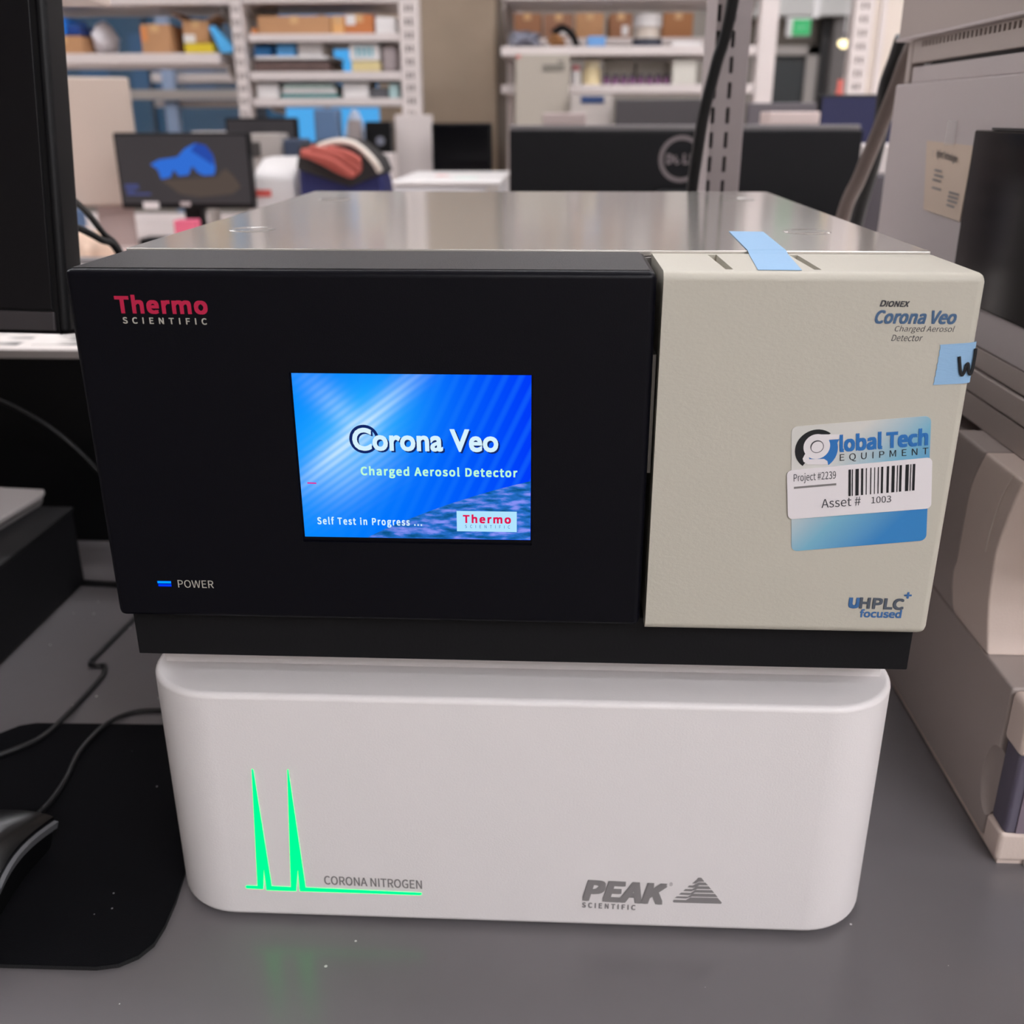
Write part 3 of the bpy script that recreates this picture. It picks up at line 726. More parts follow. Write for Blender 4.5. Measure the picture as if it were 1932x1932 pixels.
hb = obj('hood_back', slab(zs, [y + 0.0006 for y in ys_], [0.2365] * len(zs), TX + 0.0002, 0.66), m_warm, mid, smooth=40)
obj('door_groove', tube([(TX - 0.0003, y_, z_) for y_, z_ in ((0.1401, 0.2405), (0.1500, 0.2213), (0.1561, 0.1967), (0.1578, 0.1807))], 0.0005, 6), mat('pale groove line', (214, 202, 192), 0.5), mid)
t = bmesh.new(); bmesh.ops.create_uvsphere(t, u_segments=24, v_segments=16, radius=1.0)
bmesh.ops.transform(t, matrix=Matrix.Translation((TX - 0.001, 0.2025, 0.1735)) @ Matrix.Diagonal((0.010, 0.017, 0.0275, 1)), verts=t.verts[:])
cut(hb, t)
ux = 0.322
trn = thing('instrument_base', 'grey plinth tray of the upper tower above the beige hood', 'lab instrument', (0.49, 0.3, 0.2412))
obj('lower_tray', box(ux, 0.66, 0.03, 0.535, 0.2412, 0.2600, 0.001), m_warm, trn)
obj('upper_tray', box(ux - 0.001, 0.66, 0.03, 0.535, 0.2615, 0.2778, 0.001), m_warm, trn)
tow = thing('detector_cabinet', 'tall grey instrument cabinet with black glass side panel, note taped on', 'lab instrument', (0.49, 0.3, 0.2790))
obj('sill', prism([(0.03, 0.2792), (0.535, 0.2792), (0.535, 0.2935), (0.03, 0.2935)], 'x', ux + 0.0005, 0.66, 0.001), m_warm, tow)
obj('housing', box(ux, 0.66, 0.03, 0.536, 0.2937, 0.4752, 0.0018, 2), m_grint, tow)
obj('glass_panel', box(ux - 0.0022, 0.5, 0.0, 0.3295, 0.3208, 0.4394, 0.0015), m_gloss, tow)
obj('panel_trim', box(ux - 0.0018, 0.5, 0.0, 0.3000, 0.4397, 0.4412), m_shade, tow)
obj('top_deck', box(ux + 0.003, 0.66, 0.03, 0.504, 0.4752, 0.4884, 0.001), m_grint, tow)
note = [(0.4325, 0.4300), (0.3324, 0.4285), (0.3338, 0.3748), (0.4153, 0.3769)]
nn = obj('paper_note', sheet([(ux - 0.0004 - 0.0006 * (i in (2, 3)), p[0], p[1]) for i, p in enumerate(note)], (1, 0, 0), 0.0003), mat('tan paper', (206, 186, 168), 0.7), tow)
def side(y, z): return (ux - 0.0012, y, z)
g = text('Agilent Technologies', side(0.4035, 0.4172), (0, -0.0465, -0.0030), (0, 0.0, 0.0072), bold=0.01)
obj('note_lettering', g, m_ink, nn)
g = bmesh.new()
for (ya, yb, z) in ((.4025, .3861, .4078), (.4021, .3811, .4040), (.4042, .3845, .4004), (.4027, .3818, .3943), (.3643, .3427, .3932), (.3650, .3436, .3902), (.3652, .3440, .3872), (.3656, .3484, .3838)):
    flatq([side(ya, z), side(yb, z - .0006), side(yb, z + .0010), side(ya, z + .0016)], g)
for k in range(6):
    an = k * 1.047; flatq([side(.4112 + .0022 * math.cos(an) + s * .0004, .4205 + .0022 * math.sin(an) + q * .0004) for s, q in ((-1, -1), (1, -1), (1, 1), (-1, 1))], g)
obj('note_print', g, m_grey, nn)
obj('clear_tape', sheet([(ux - 0.0011, p[0], p[1]) for p in ((.3900, .4275), (.3690, .4275), (.3690, .4455), (.3890, .4455))], (-1, 0, 0), 0.0001), mat('clear tape', (236, 230, 228), 0.25, alpha=0.22), nn)
vt = thing('pump_cabinet', 'grey instrument with a row of vent slots, topmost in the tower', 'lab instrument', (0.49, 0.3, 0.4888))
vb = obj('vent_band', box(ux + 0.001, 0.66, 0.03, 0.503, 0.4912, 0.5098, 0.001), m_warm, vt)
ct = None
for k in range(36):
    y = 0.4795 - k * 0.0083
    ct = box(ux - 0.01, ux + 0.006, y - 0.0022, y + 0.0022, 0.5032, 0.5080, bm=ct)
cut(vb, ct)
obj('slot_backing', box(ux + 0.0062, ux + 0.008, 0.17, 0.49, 0.5025, 0.5088), m_shade, vt)
obj('corner_bracket', box(ux + 0.001, 0.335, 0.5045, 0.517, 0.4756, 0.5090, 0.001), m_warm, vt)
obj('rubber_gasket', box(ux + 0.004, 0.655, 0.03, 0.46, 0.4886, 0.4912), m_black, vt)
obj('housing', box(ux - 0.004, 0.66, 0.02, 0.533, 0.5108, 0.72, 0.002), m_warm, vt)
obj('trim_line', box(ux - 0.0055, 0.66, 0.02, 0.5345, 0.5098, 0.5122, 0.0006), m_grint, vt)
# hoses between tower and upright
one('drain_hose', tube([(0.3609, 0.6000, 0.5320), (0.3492, 0.6000, 0.5001), (0.3450, 0.6100, 0.4734), (0.3386, 0.6300, 0.4310), (0.3319, 0.6500, 0.3894), (0.3248, 0.6700, 0.3465), (0.322, 0.69, 0.235)], 0.0075, 12), mat('taupe hose', (122, 110, 104), 0.5), 'taupe grey hose slanting down behind the instrument tower', 'hose')
one('power_cable', tube([(0.3793, 0.7200, 0.5264), (0.3779, 0.7300, 0.5065), (0.3741, 0.7400, 0.4780), (0.3768, 0.7500, 0.4374), (0.3779, 0.7700, 0.3917), (0.3741, 0.7900, 0.3357), (0.370, 0.81, 0.235)], 0.0085, 12), m_cable, 'black cable slanting beside the taupe hose behind the tower', 'cable')

# ------------------------------------------------------------------ left foreground
# monitor at far left, tilted back
mon = thing('monitor', 'large black monitor at the left edge with a dark screen', 'monitor', (-0.58, 0.28, 0.0865))
T9 = math.radians(9)
MR = Matrix.Translation((-0.3125, 0.2, 0.3115)) @ Matrix.Rotation(-T9, 4, 'X') @ Matrix.Rotation(math.radians(1.0), 4, 'Y')
def mon_part(name, bm, m):
    bmesh.ops.transform(bm, matrix=MR, verts=bm.verts[:]); return obj(name, bm, m, mon)
mon_part('casing', box(-0.54, 0.0, 0.0, 0.028, 0.0, 0.325, 0.004, 3), m_black)
mon_part('screen', box(-0.53, -0.0095, -0.0012, 0.002, 0.0165, 0.317, 0.0006), mat('dark switched off screen', (16, 15, 18), 0.3, spec=0.3))
mon_part('chin_bar', box(-0.53, -0.0085, -0.0016, 0.002, 0.0022, 0.0150, 0.0010), mat('charcoal chin plastic', (58, 54, 56), 0.4), )
mon_part('rim', prism([(-0.0060, 0.0), (-0.0048, 0.0), (-0.0048, 0.325), (-0.0060, 0.325)], 'y', -0.0004, 0.002), m_gloss)
obj('stand_neck', tube([(-0.60, 0.235, 0.44), (-0.60, 0.29, 0.36), (-0.60, 0.29, 0.095)], 0.02, 12), m_black, mon)
obj('stand_base', box(-0.74, -0.57, 0.2, 0.36, 0.0865, 0.096, 0.003), m_black, mon)
one('signal_cable', tube([(-0.3721, 0.3300, 0.4039), (-0.3746, 0.3600, 0.3909), (-0.3794, 0.4000, 0.3736), (-0.3818, 0.4300, 0.3539), (-0.3780, 0.4500, 0.3360), (-0.372, 0.47, 0.28), (-0.372, 0.49, 0.2247)], 0.0028, 10), m_cable, 'upper black cable arching from behind the left monitor', 'cable')
one('signal_cable', tube([(-0.3779, 0.3300, 0.3709), (-0.3810, 0.3600, 0.3688), (-0.3804, 0.3850, 0.3621), (-0.3759, 0.4100, 0.3507), (-0.3712, 0.4300, 0.3385), (-0.360, 0.45, 0.28), (-0.358, 0.47, 0.22)], 0.0030, 10), m_cable, 'lower black cable leaving the plug behind the left monitor', 'cable')
# black desktop computer and the closed laptop on it
pc = thing('desktop_computer', 'flat black desktop computer lying on the bench at left', 'computer', (-0.68, 0.27, 0))
obj('case', box(-0.9, -0.463, 0.1, 0.449, 0.004, 0.0862, 0.003), m_blackm, pc)
obj('lid_edge', box(-0.9, -0.4622, 0.1, 0.4495, 0.0820, 0.0865, 0.001), mat('black lid edge', (20, 20, 22), 0.55, spec=0.25), pc)
for fx in (-0.86, -0.51):
    for fy in (0.14, 0.41): obj('foot', lathe([(0.012, 0.0), (0.012, 0.005)], fx, fy, 16), m_rubber, pc)
lap = thing('laptop', 'closed grey laptop resting on the black desktop computer', 'laptop', (-0.53, 0.4, 0.0866))
obj('laptop_base', prism([(-0.565, 0.30), (-0.512, 0.30), (-0.4955, 0.45), (-0.500, 0.4635), (-0.565, 0.470)], 'z', 0.0866, 0.0925, 0.001), mat('dark grey laptop shell', (108, 104, 104), 0.45), lap)
obj('laptop_lid', prism([(-0.565, 0.298), (-0.510, 0.298), (-0.4935, 0.45), (-0.498, 0.4655), (-0.565, 0.472)], 'z', 0.0928, 0.0985, 0.0012), mat('light grey laptop lid', (158, 152, 150), 0.4), lap)
# mouse mat, mouse, cables on the bench
mm = thing('mouse_mat', 'black cloth mouse mat lying left of the white generator', 'mouse mat', (-0.31, 0.08, 0.0002))
pz = [(-0.2300, 0.1975), (-0.3880, 0.1940), (-0.3990, 0.1900), (-0.4100, 0.1780), (-0.50, 0.13), (-0.50, -0.0450), (-0.2360, -0.0425), (-0.2240, -0.0400), (-0.2150, -0.0335), (-0.2095, -0.0240), (-0.2082, -0.010), (-0.2090, 0.010), (-0.2135, 0.045), (-0.2130, 0.19)]
obj('rubber_base', prism(pz, 'z', 0.0002, 0.0030), m_rubber, mm)
obj('cloth_top', prism([(p[0] * 1.0, p[1]) for p in pz], 'z', 0.0030, 0.0036), m_pad, mm)
ms_ = thing('computer_mouse', 'black wired mouse on the mat at the left edge', 'mouse', (-0.332, 0.0, 0.0037))
def mouse_bm(w0, z0, z1, hump, zfun=None, inset=0.0):
    t = bmesh.new(); rows = []
    N = 14
    for i in range(N + 1):
        y = 0.052 - 0.116 * i / N; q = i / N
        w = w0 * (1.0 - 0.13 * math.sin(math.pi * min(1, q * 1.6)) if q < 0.62 else 1.0 - 0.05 * (1 - (q - 0.62) / 0.38)) * (1.0 if q < 0.85 else math.sqrt(max(0.05, 1 - ((q - 0.85) / 0.155) ** 2)))
        h = 0.0235 + hump * math.sin(math.pi * min(1.0, q * 0.95 + 0.08))
        row = []
        for k in range(15):
            s = -1 + 2 * k / 14
            row.append((-0.332 + s * w, y, z0 + (z1 if zfun is None else zfun(q, s, h))))
        rows.append(row)
    V = [[t.verts.new(p) for p in r] for r in rows]
    for i in range(N):
        for k in range(14): t.faces.new((V[i][k], V[i][k + 1], V[i + 1][k + 1], V[i + 1][k]))
    return t
def top_z(q, s, h): return (h + 0.004) * (1 - 0.16 * abs(s) ** 3) - 0.006 * max(0, q - 0.8) / 0.2 * 3
t = mouse_bm(0.031, 0.0037, 0, 0.011, top_z)
r = bmesh.ops.extrude_face_region(t, geom=t.faces[:]); vs = [v for v in r['geom'] if isinstance(v, bmesh.types.BMVert)]
for v in vs: v.co.z -= 0.004; 
obj('button_shell', t, mat('glossy black shell', (14, 14, 16), 0.2, spec=0.35), ms_, smooth=50)
t = mouse_bm(0.0335, 0.0037, 0, 0.011, lambda q, s, h: top_z(q, s, h) - 0.0038)
r = bmesh.ops.extrude_face_region(t, geom=t.faces[:]); vs = [v for v in r['geom'] if isinstance(v, bmesh.types.BMVert)]
for v in vs: v.co.z -= 0.0052; v.co.x = -0.332 + (v.co.x + 0.332) * 0.95
obj('rim_band', t, mat('grey rim plastic', (98, 99, 103), 0.4), ms_, smooth=50)
t = mouse_bm(0.0300, 0.0037, 0, 0.010, lambda q, s, h: max(0.001, top_z(q, s, h) - 0.008))
r = bmesh.ops.extrude_face_region(t, geom=t.faces[:]); vs = [v for v in r['geom'] if isinstance(v, bmesh.types.BMVert)]
for v in vs: v.co.z = 0.0038; v.co.x = -0.332 + (v.co.x + 0.332) * 0.82
obj('body', t, m_black, ms_, smooth=50)
obj('scroll_wheel', prism([(0.030 + 0.010 * math.cos(a * 0.3927), 0.0295 + 0.010 * math.sin(a * 0.3927)) for a in range(16)], 'x', -0.337, -0.330), m_rubber, ms_)
def onb(p, dz=0.0): return (p[0], p[1], p[2] + dz)
one('mouse_cable', tube([(-0.2637, 0.2179, 0.0022), (-0.3028, 0.2178, 0.0022), (-0.3221, 0.2115, 0.0022), (-0.3305, 0.1890, 0.0060), (-0.3344, 0.1541, 0.0062), (-0.3295, 0.1221, 0.0062), (-0.3254, 0.0910, 0.0100), (-0.3239, 0.0641, 0.0160), (-0.3237, 0.0512, 0.0200)], 0.0020, 10), m_cableg, 'charcoal mouse cable curving over the mat to the generator', 'cable')
one('network_cable', tube([(-0.3809, 0.3826, 0.0025), (-0.3837, 0.3431, 0.0025), (-0.3862, 0.3065, 0.0025), (-0.3870, 0.2888, 0.0025), (-0.3804, 0.2845, 0.0025), (-0.3730, 0.2848, 0.0025), (-0.3670, 0.2699, 0.0025), (-0.3675, 0.2401, 0.0025), (-0.3682, 0.2038, 0.0045), (-0.3726, 0.1697, 0.0062), (-0.3920, 0.1476, 0.0062), (-0.4100, 0.1363, 0.0062)], 0.0021, 10, 10), m_cableg, 'thin dark cable with a kink crossing the bench to the mat', 'cable')
one('power_cable', tube([(-0.4866, 0.4496, 0.0035), (-0.4614, 0.4469, 0.0035), (-0.4456, 0.4450, 0.0035), (-0.4173, 0.4437, 0.0035), (-0.3842, 0.4438, 0.0035)], 0.0032, 10), m_cable, 'short black cable on the bench behind the desktop computer', 'cable')
one('power_cable', tube([(-0.5800, 0.5300, 0.1770), (-0.5534, 0.5300, 0.1676), (-0.5226, 0.5300, 0.1489), (-0.4977, 0.5300, 0.1275), (-0.4759, 0.5300, 0.1022), (-0.4521, 0.5300, 0.0680), (-0.4323, 0.5300, 0.0216), (-0.36, 0.535, 0.0035)], 0.0026, 10), m_cable, 'faint dark cable drooping in the shadow below the ledge', 'cable')
# printed sheets on the white ledge
mpp = mat('printed paper', (222, 218, 212), 0.6)
nt = mpp.node_tree; b = nt.nodes['Principled BSDF']; co = [n for n in nt.nodes if n.type == 'TEX_COORD'][0]
mg = nd(nt, 'ShaderNodeMapping'); mg.inputs['Scale'].default_value = (16, 40, 1); mg.inputs['Rotation'].default_value = (0, 0, 0.5); nt.links.new(co.outputs['Object'], mg.inputs[0])
nz = nd(nt, 'ShaderNodeTexNoise'); nz.inputs['Scale'].default_value = 1.3; nz.inputs['Detail'].default_value = 2; nt.links.new(mg.outputs[0], nz.inputs[0])
rp = nd(nt, 'ShaderNodeValToRGB'); rp.color_ramp.elements[0].position = 0.36; rp.color_ramp.elements[0].color = lin((96, 94, 92)); rp.color_ramp.elements[1].position = 0.5; rp.color_ramp.elements[1].color = lin((222, 216, 210))
nt.links.new(nz.outputs[0], rp.inputs[0]); nt.links.new(rp.outputs[0], b.inputs['Base Color'])
one('paper_sheet', box(-0.80, -0.56, 0.575, 0.75, 0.2217, 0.2221), mpp, 'white sheet with grey print on the ledge below the left monitor', 'paper')
one('paper_sheet', box(-0.545, -0.40, 0.578, 0.78, 0.2217, 0.2221), mpp, 'white printed sheet on the ledge beside the detector corner', 'paper')
# ------------------------------------------------------------------ the lab behind: shelving units
def unit(name, label, loc, group=None): return thing(name, label, 'shelving', loc, group)
def post(parent, x0, x1, y, z0, z1, slots=True, m=m_rack):
    o = obj('post', box(x0, x1, y, y + 0.05, z0, z1, 0.002), m, parent)
    if slots:
        ct = None; xm = (x0 + x1) / 2
        z = z0 + 0.06
        while z < min(z1, 0.85):
            for dx in (-0.007, 0.007): ct = box(xm + dx - 0.0030, xm + dx + 0.0030, y - 0.01, y + 0.035, z, z + 0.018, bm=ct)
            z += 0.034
        cut(o, ct)
    return o
def bracket(parent, x, y0, z, d=0.30, h=0.09, m=m_rackg):
    return obj('bracket', prism([(y0, z), (y0 + d, z), (y0 + d, z - h), (y0 + d * 0.55, z - h * 0.9), (y0, z - 0.02)], 'x', x, x + 0.008), m, parent)

SYF = 2.6
lu = unit('shelving_unit', 'white slotted shelving left of the concrete column, stacked with boxes', (-0.9, 2.75, BZ))
post(lu, -0.906, -0.872, SYF, BZ, 1.7); post(lu, -0.433, -0.378, SYF, BZ, 1.7); post(lu, -1.95, -1.90, SYF, BZ, 1.7)
SH = {}
for key, x0, x1, zb, zt in (('a1', -1.90, -0.907, 0.742, 0.768), ('a2', -1.90, -0.95, 0.5913, 0.6187), ('b1', -0.870, -0.434, 0.744, 0.770), ('b2', -0.862, -0.434, 0.6462, 0.6669), ('b3', -0.866, -0.434, 0.5460, 0.5691), ('b4', -0.864, -0.434, 0.4786, 0.4997)):
    obj('shelf', box(x0, x1, SYF + 0.002, SYF + 0.36, zb, zt, 0.002), m_rack, lu); SH[key] = zt + 0.0004
for x, z in ((-0.950, 0.742), (-0.946, 0.5913), (-0.868, 0.742), (-0.868, 0.6462), (-0.868, 0.5460), (-0.443, 0.6462), (-0.443, 0.546)): bracket(lu, x, SYF + 0.05, z)
obj('post_cover', box(-0.452, -0.345, SYF - 0.03, SYF - 0.002, BZ, 0.455, 0.003), m_rack, lu)
# counter rail and low shelf under bay b
cb = thing('reagent_shelf', 'long low white reagent shelf under the left shelving unit', 'shelf', (-0.8, 2.5, BZ))
obj('board', box(-1.02, -0.74, 2.50, 2.58, 0.398, 0.412, 0.002), m_rack, cb)
for x in (-1.0, -0.78): obj('leg', box(x, x + 0.02, 2.52, 2.56, BZ, 0.398), m_rackg, cb)

ru = unit('shelving_unit', 'white slotted shelving right of the concrete column, holding jars and boxes', (0.15, 2.75, BZ))
post(ru, -0.148, -0.128, SYF + 0.30, BZ, 1.7, False); post(ru, 0.562, 0.612, SYF, BZ, 1.7, False)
for key, x0, x1, zb, zt in (('r1', -0.148, 0.56, 0.748, 0.774), ('r2', -0.149, 0.56, 0.608, 0.6313), ('r3', -0.149, 0.56, 0.5105, 0.5330)):
    obj('shelf', box(x0, x1, SYF + 0.002, SYF + 0.34, zb, zt, 0.002), m_rack, ru); SH[key] = zt + 0.0004
obj('shelf', box(-0.148, 0.61, 3.16, 3.50, 0.668, 0.690, 0.002), m_rack, ru); SH['r0'] = 0.6904
post(ru, 0.50, 0.55, 3.16, BZ, 1.7, False); post(ru, -0.148, -0.12, 3.47, BZ, 1.7, False)
for x in (-0.146, 0.545): bracket(ru, x, SYF + 0.03, 0.748)

bu = unit('shelving_unit', 'rear grey white shelving seen through the left bay, before the dark window', (-1.0, 3.9, FZ))
rs = (-1.6124, -1.2702, 0.5793, 0.6122); rt = (-1.7184, -1.2768, 0.5150, 0.5503); rq = (-1.6105, -1.2803, 0.4874, 0.5110); rp_ = (-1.5553, -1.5077, 0.4019, 0.5795)
obj('shelf', box(rs[0], -0.5, 3.8, 4.15, rs[2], rs[3], 0.003), m_rack, bu); obj('beam', box(rt[0], -0.5, 3.72, 3.76, rt[2], rt[3]), m_rackg, bu); obj('shelf', box(rq[0], -0.5, 3.8, 4.15, rq[2], rq[3], 0.003), m_rack, bu)
obj('post', box(rp_[0], rp_[1], 3.76, 3.80, FZ, 1.6), mat('blue grey rack enamel', (150, 170, 200), 0.5), bu)
obj('post', box(-0.62, -0.57, 3.76, 3.80, FZ, 1.6), m_rackg, bu)

pp = unit('shelving_unit', 'white perforated post and end panel standing before the far right wall', (0.95, 2.7, BZ))
p0 = (0.8161, 0.8679, 0.5101, 0.7418); post(pp, p0[0], p0[1], 2.6, BZ, 1.7)
q0 = (0.8679, 0.9369, 0.5099, 0.7415); obj('end_panel', box(q0[1 - 1] + 0.001, q0[1] + 0.05, 2.61, 2.64, BZ, 1.7, 0.002), mat('cream end panel', (214, 202, 190), 0.5), pp)
obj('end_panel', box(q0[0] + 0.02, q0[0] + 0.034, 2.60, 2.90, BZ, 1.7), m_rack, pp)

# ------------------------------------------------------------------ things on the shelves
def clampx(x0, x1, y):
    if y < 3 and -0.87 < x0 < -0.40: return max(x0, -0.857), min(x1, -0.446)
    return x0, x1
def put(name, label, cat, pb, y, d, zb, m, group=None, b=0.003):
    """a plain closed container standing on a shelf"""
    x0, x1, _, z1 = pb
    x0, x1 = clampx(x0, x1, y)
    return one(name, box(x0, x1, y, y + d, zb, max(z1, zb + 0.006), b), m, label, cat, group)
def carton(label, pb, y, d, zb, m, flaps=False, group='cardboard boxes on the shelves', lab=None):
    x0, x1, _, z1 = pb
    x0, x1 = clampx(x0, x1, y)
    t = thing('cardboard_box', label, 'box', ((x0 + x1) / 2, y + d / 2, zb), group)
    obj('carton', box(x0, x1, y, y + d, zb, z1, 0.0015), m, t)
    xm = (x0 + x1) / 2
    obj('tape', box(xm - 0.012, xm + 0.012, y - 0.0006, y + d * 0.9, z1 - 0.02, z1 + 0.0006), mat('tan packing tape', (206, 164, 118), 0.3), t)
    if flaps:
        obj('flap', prism([(x0, z1), (x0 - 0.03, z1 + 0.02), (x0 - 0.028, z1 + 0.022), (x0 + 0.002, z1 + 0.002)], 'y', y, y + d), m, t)
        obj('flap', prism([(x1, z1), (x1 + 0.03, z1 + 0.012), (x1 + 0.028, z1 + 0.014), (x1 - 0.002, z1 + 0.002)], 'y', y, y + d), m, t)
    if lab:
        obj('label', box(x0 + lab[0] * (x1 - x0), x0 + lab[1] * (x1 - x0), y - 0.001, y, zb + lab[2] * (z1 - zb), zb + lab[3] * (z1 - zb)), lab[4], t)
    return t
Y = SYF + 0.02
b = (-1.4582, -1.3485, 0.6223, 0.6649); carton('wide brown carton under the blue bin at far left', b, Y, 0.2, SH['a2'], m_card)
zt = b[3] + 0.002
bb = thing('storage_bin', 'bright blue bin on top of the far left brown carton', 'bin', (0.5 * (b[0] + b[1]), Y + 0.1, zt))
b2 = (-1.4529, -1.3930, 0.6664, 0.7152); obj('bin_body', box(b2[0], b2[1], Y, Y + 0.16, zt, b2[3], 0.006), mat('bright blue plastic', (30, 140, 250), 0.35), bb)
obj('label', box(b2[0] + 0.02, b2[0] + 0.045, Y - 0.001, Y, zt + 0.012, zt + 0.03), m_white, bb)
b3 = (-1.3933, -1.3549, 0.6675, 0.6920); put('storage_bin', 'navy blue bin beside the bright blue bin at far left', 'bin', b3, Y + 0.01, 0.14, zt, mat('navy plastic', (30, 66, 140), 0.4))
b = (-1.3522, -1.2876, 0.6248, 0.7106)
t = bmesh.new(); bmesh.ops.create_uvsphere(t, u_segments=20, v_segments=14, radius=1)
for v in t.verts:
    n = 1 + 0.16 * math.sin(7 * v.co.x + 3 * v.co.z) * math.cos(5 * v.co.z + 4 * v.co.y)
    v.co = Vector((v.co.x * n * (1.0 - 0.25 * max(0, v.co.z)), v.co.y * n, max(v.co.z, -0.92) * n))
zmin = min(v.co.z for v in t.verts); zmax = max(v.co.z for v in t.verts); hh = b[3] - SH['a2']
for v in t.verts: v.co = Vector(((b[0] + b[1]) / 2 + v.co.x * (b[1] - b[0]) * 0.42, Y + 0.1 + v.co.y * 0.07, SH['a2'] + (v.co.z - zmin) / (zmax - zmin) * hh))
one('plastic_bag', t, mat('white plastic bag', (236, 232, 236), 0.4), 'rumpled white plastic bag standing beside the blue bins', 'bag', smooth=80)
b = (-1.1754, -1.0912, 0.6240, 0.6935); carton('brown carton with an orange label and dark phone print', b, Y, 0.18, SH['a2'], m_card, lab=(0.02, 0.24, 0.42, 0.9, m_orange))
b = (-1.1045, -1.0689, 0.6330, 0.6827); put('binder_box', 'pinkish grey box squeezed behind the orange labelled carton', 'box', b, Y + 0.185, 0.1, SH['a2'], mat('pinkish grey card', (170, 142, 130), 0.7))
ys = (-1.0529, -0.9703, 0.6263, 0.6441); put('flat_box', 'flat yellow box under the open carton', 'box', ys, Y, 0.16, SH['a2'], mat('yellow card', (216, 190, 40), 0.6))
b = (-1.0589, -0.9849, 0.6480, 0.7042); carton('open brown carton with raised flaps on the yellow box', b, Y + 0.02, 0.13, ys[3] + 0.003, m_card, True, lab=(0.0, 0.45, 0.0, 0.38, m_white))
b = (-0.9670, -0.9011, 0.6493, 0.7106)
t = sheet([(b[0], 2.612, b[3]), (b[0] + 0.012, 2.612, b[3] + 0.004), (b[1], 2.612, b[2] + 0.008), (b[1] - 0.012, 2.612, b[2] - 0.006), (b[0] + 0.028, 2.612, b[2] - 0.004), (b[0] + 0.014, 2.612, b[2] + 0.03)], (0, 1, 0), 0.03)
for v in t.verts: v.co.z += SH['a2'] - (b[2] - 0.0055); v.co.x -= 0.008
one('plastic_bag', t, mat('sky blue film', (88, 178, 236), 0.25), 'sky blue slanted sheet at the right end of the box shelf', 'bag')  # thin slanted slab in plain sky blue
# bay b, top row
b = (-0.8366, -0.6288, 0.6714, 0.7130); carton('long low tan carton on the upper shelf', b, Y, 0.25, SH['b2'], m_card)
b = (-0.6258, -0.5913, 0.6708, 0.7123); carton('narrow yellowish carton right of the long tan one', b, Y, 0.2, SH['b2'], mat('yellowish cardboard', (220, 166, 106), 0.7))
b = (-0.5895, -0.5087, 0.6745, 0.7160); carton('orange brown carton with a white label', b, Y, 0.2, SH['b2'], mat('orange brown card', (190, 116, 66), 0.7), lab=(0.05, 0.38, 0.45, 0.98, m_white))
b = (-0.5030, -0.4372, 0.6701, 0.7089); put('foam_box', 'white foam box at the right end of the upper shelf', 'box', b, Y, 0.2, SH['b2'], m_white)
b = (-0.8608, -0.8412, 0.6705, 0.6827); put('small_box', 'small orange box at the left end of the upper shelf', 'box', b, Y, 0.1, SH['b2'], m_orange)
# bay b, second row
zz = SH['b3']
b = (-0.8863, -0.6402, 0.5731, 0.5969); dk = mat('dark brown drawer front', (82, 64, 62), 0.5)
b = (max(b[0], -0.857),) + tuple(b[1:])
dd = thing('drawer_organizer', 'dark brown drawer organizer on the second shelf', 'drawers', ((b[0] + b[1]) / 2, Y + 0.1, zz))
obj('body', box(b[0], b[1], Y, Y + 0.2, zz, b[3], 0.002), dk, dd)
n = 4
for k in range(n):
    a0 = b[0] + (b[1] - b[0]) * (k + 0.03) / n; a1 = b[0] + (b[1] - b[0]) * (k + 0.97) / n
    obj('drawer', box(a0, a1, Y - 0.003, Y, zz + 0.003, b[3] - 0.003, 0.001), mat('brown drawer', (98, 78, 74), 0.5), dd)
zo = b[3] + 0.0015
tb = (-0.8752, -0.6390, 0.5969, 0.6095); tb = (max(tb[0], -0.856),) + tuple(tb[1:])
tr_ = thing('tray', 'long white tray on top of the dark drawer organizer', 'tray', ((tb[0] + tb[1]) / 2, Y + 0.1, zo))
tz = max(tb[3], zo + 0.012)
t = box(tb[0], tb[1], Y, Y + 0.2, zo, zo + 0.004); box(tb[0], tb[1], Y, Y + 0.004, zo, tz, bm=t); box(tb[0], tb[1], Y + 0.196, Y + 0.2, zo, tz, bm=t); box(tb[0], tb[0] + 0.004, Y, Y + 0.2, zo, tz, bm=t); box(tb[1] - 0.004, tb[1], Y, Y + 0.2, zo, tz, bm=t)
obj('tray_body', t, m_white, tr_)
for px, lab_, m in (((-0.8638, -0.8082, 0.6125, 0.6375), 'deep blue bin standing in the white tray, left', mat('deep blue bin', (44, 116, 176), 0.4)), ((-0.7927, -0.7403, 0.6123, 0.6400), 'light blue bin standing in the white tray, centre', mat('light blue bin', (100, 178, 240), 0.4)), ((-0.7309, -0.6602, 0.6120, 0.6452), 'white box standing in the white tray, right', m_white)):
    put('storage_bin', lab_, 'bin', px, Y + 0.012, 0.16, zo + 0.0045, m)
b = (-0.5770, -0.4940, 0.5724, 0.5961); put('tip_box', 'pale yellow tip box on the second shelf', 'box', b, Y, 0.16, zz, mat('pale yellow card', (208, 192, 140), 0.6))
b2 = (-0.5810, -0.4953, 0.5975, 0.6418); kx = thing('glove_box', 'white carton with teal stripes on the pale yellow box', 'box', ((b2[0] + b2[1]) / 2, Y + 0.08, b[3] + 0.002))
obj('carton', box(b2[0], b2[1], Y, Y + 0.15, b[3] + 0.002, b2[3], 0.002), m_white, kx)
for k in range(4): obj('stripe', box(b2[0] + 0.018 + k * 0.014, b2[0] + 0.026 + k * 0.014, Y - 0.0008, Y, b[3] + 0.012, b2[3] - 0.008), mat('teal print', (90, 170, 186), 0.5), kx)
b = (-0.4898, -0.4439, 0.5722, 0.6387); put('canister', 'tall grey canister at the right end of the second shelf', 'canister', b, Y, 0.1, zz, mat('mauve grey plastic', (158, 146, 146), 0.5), b=0.012)
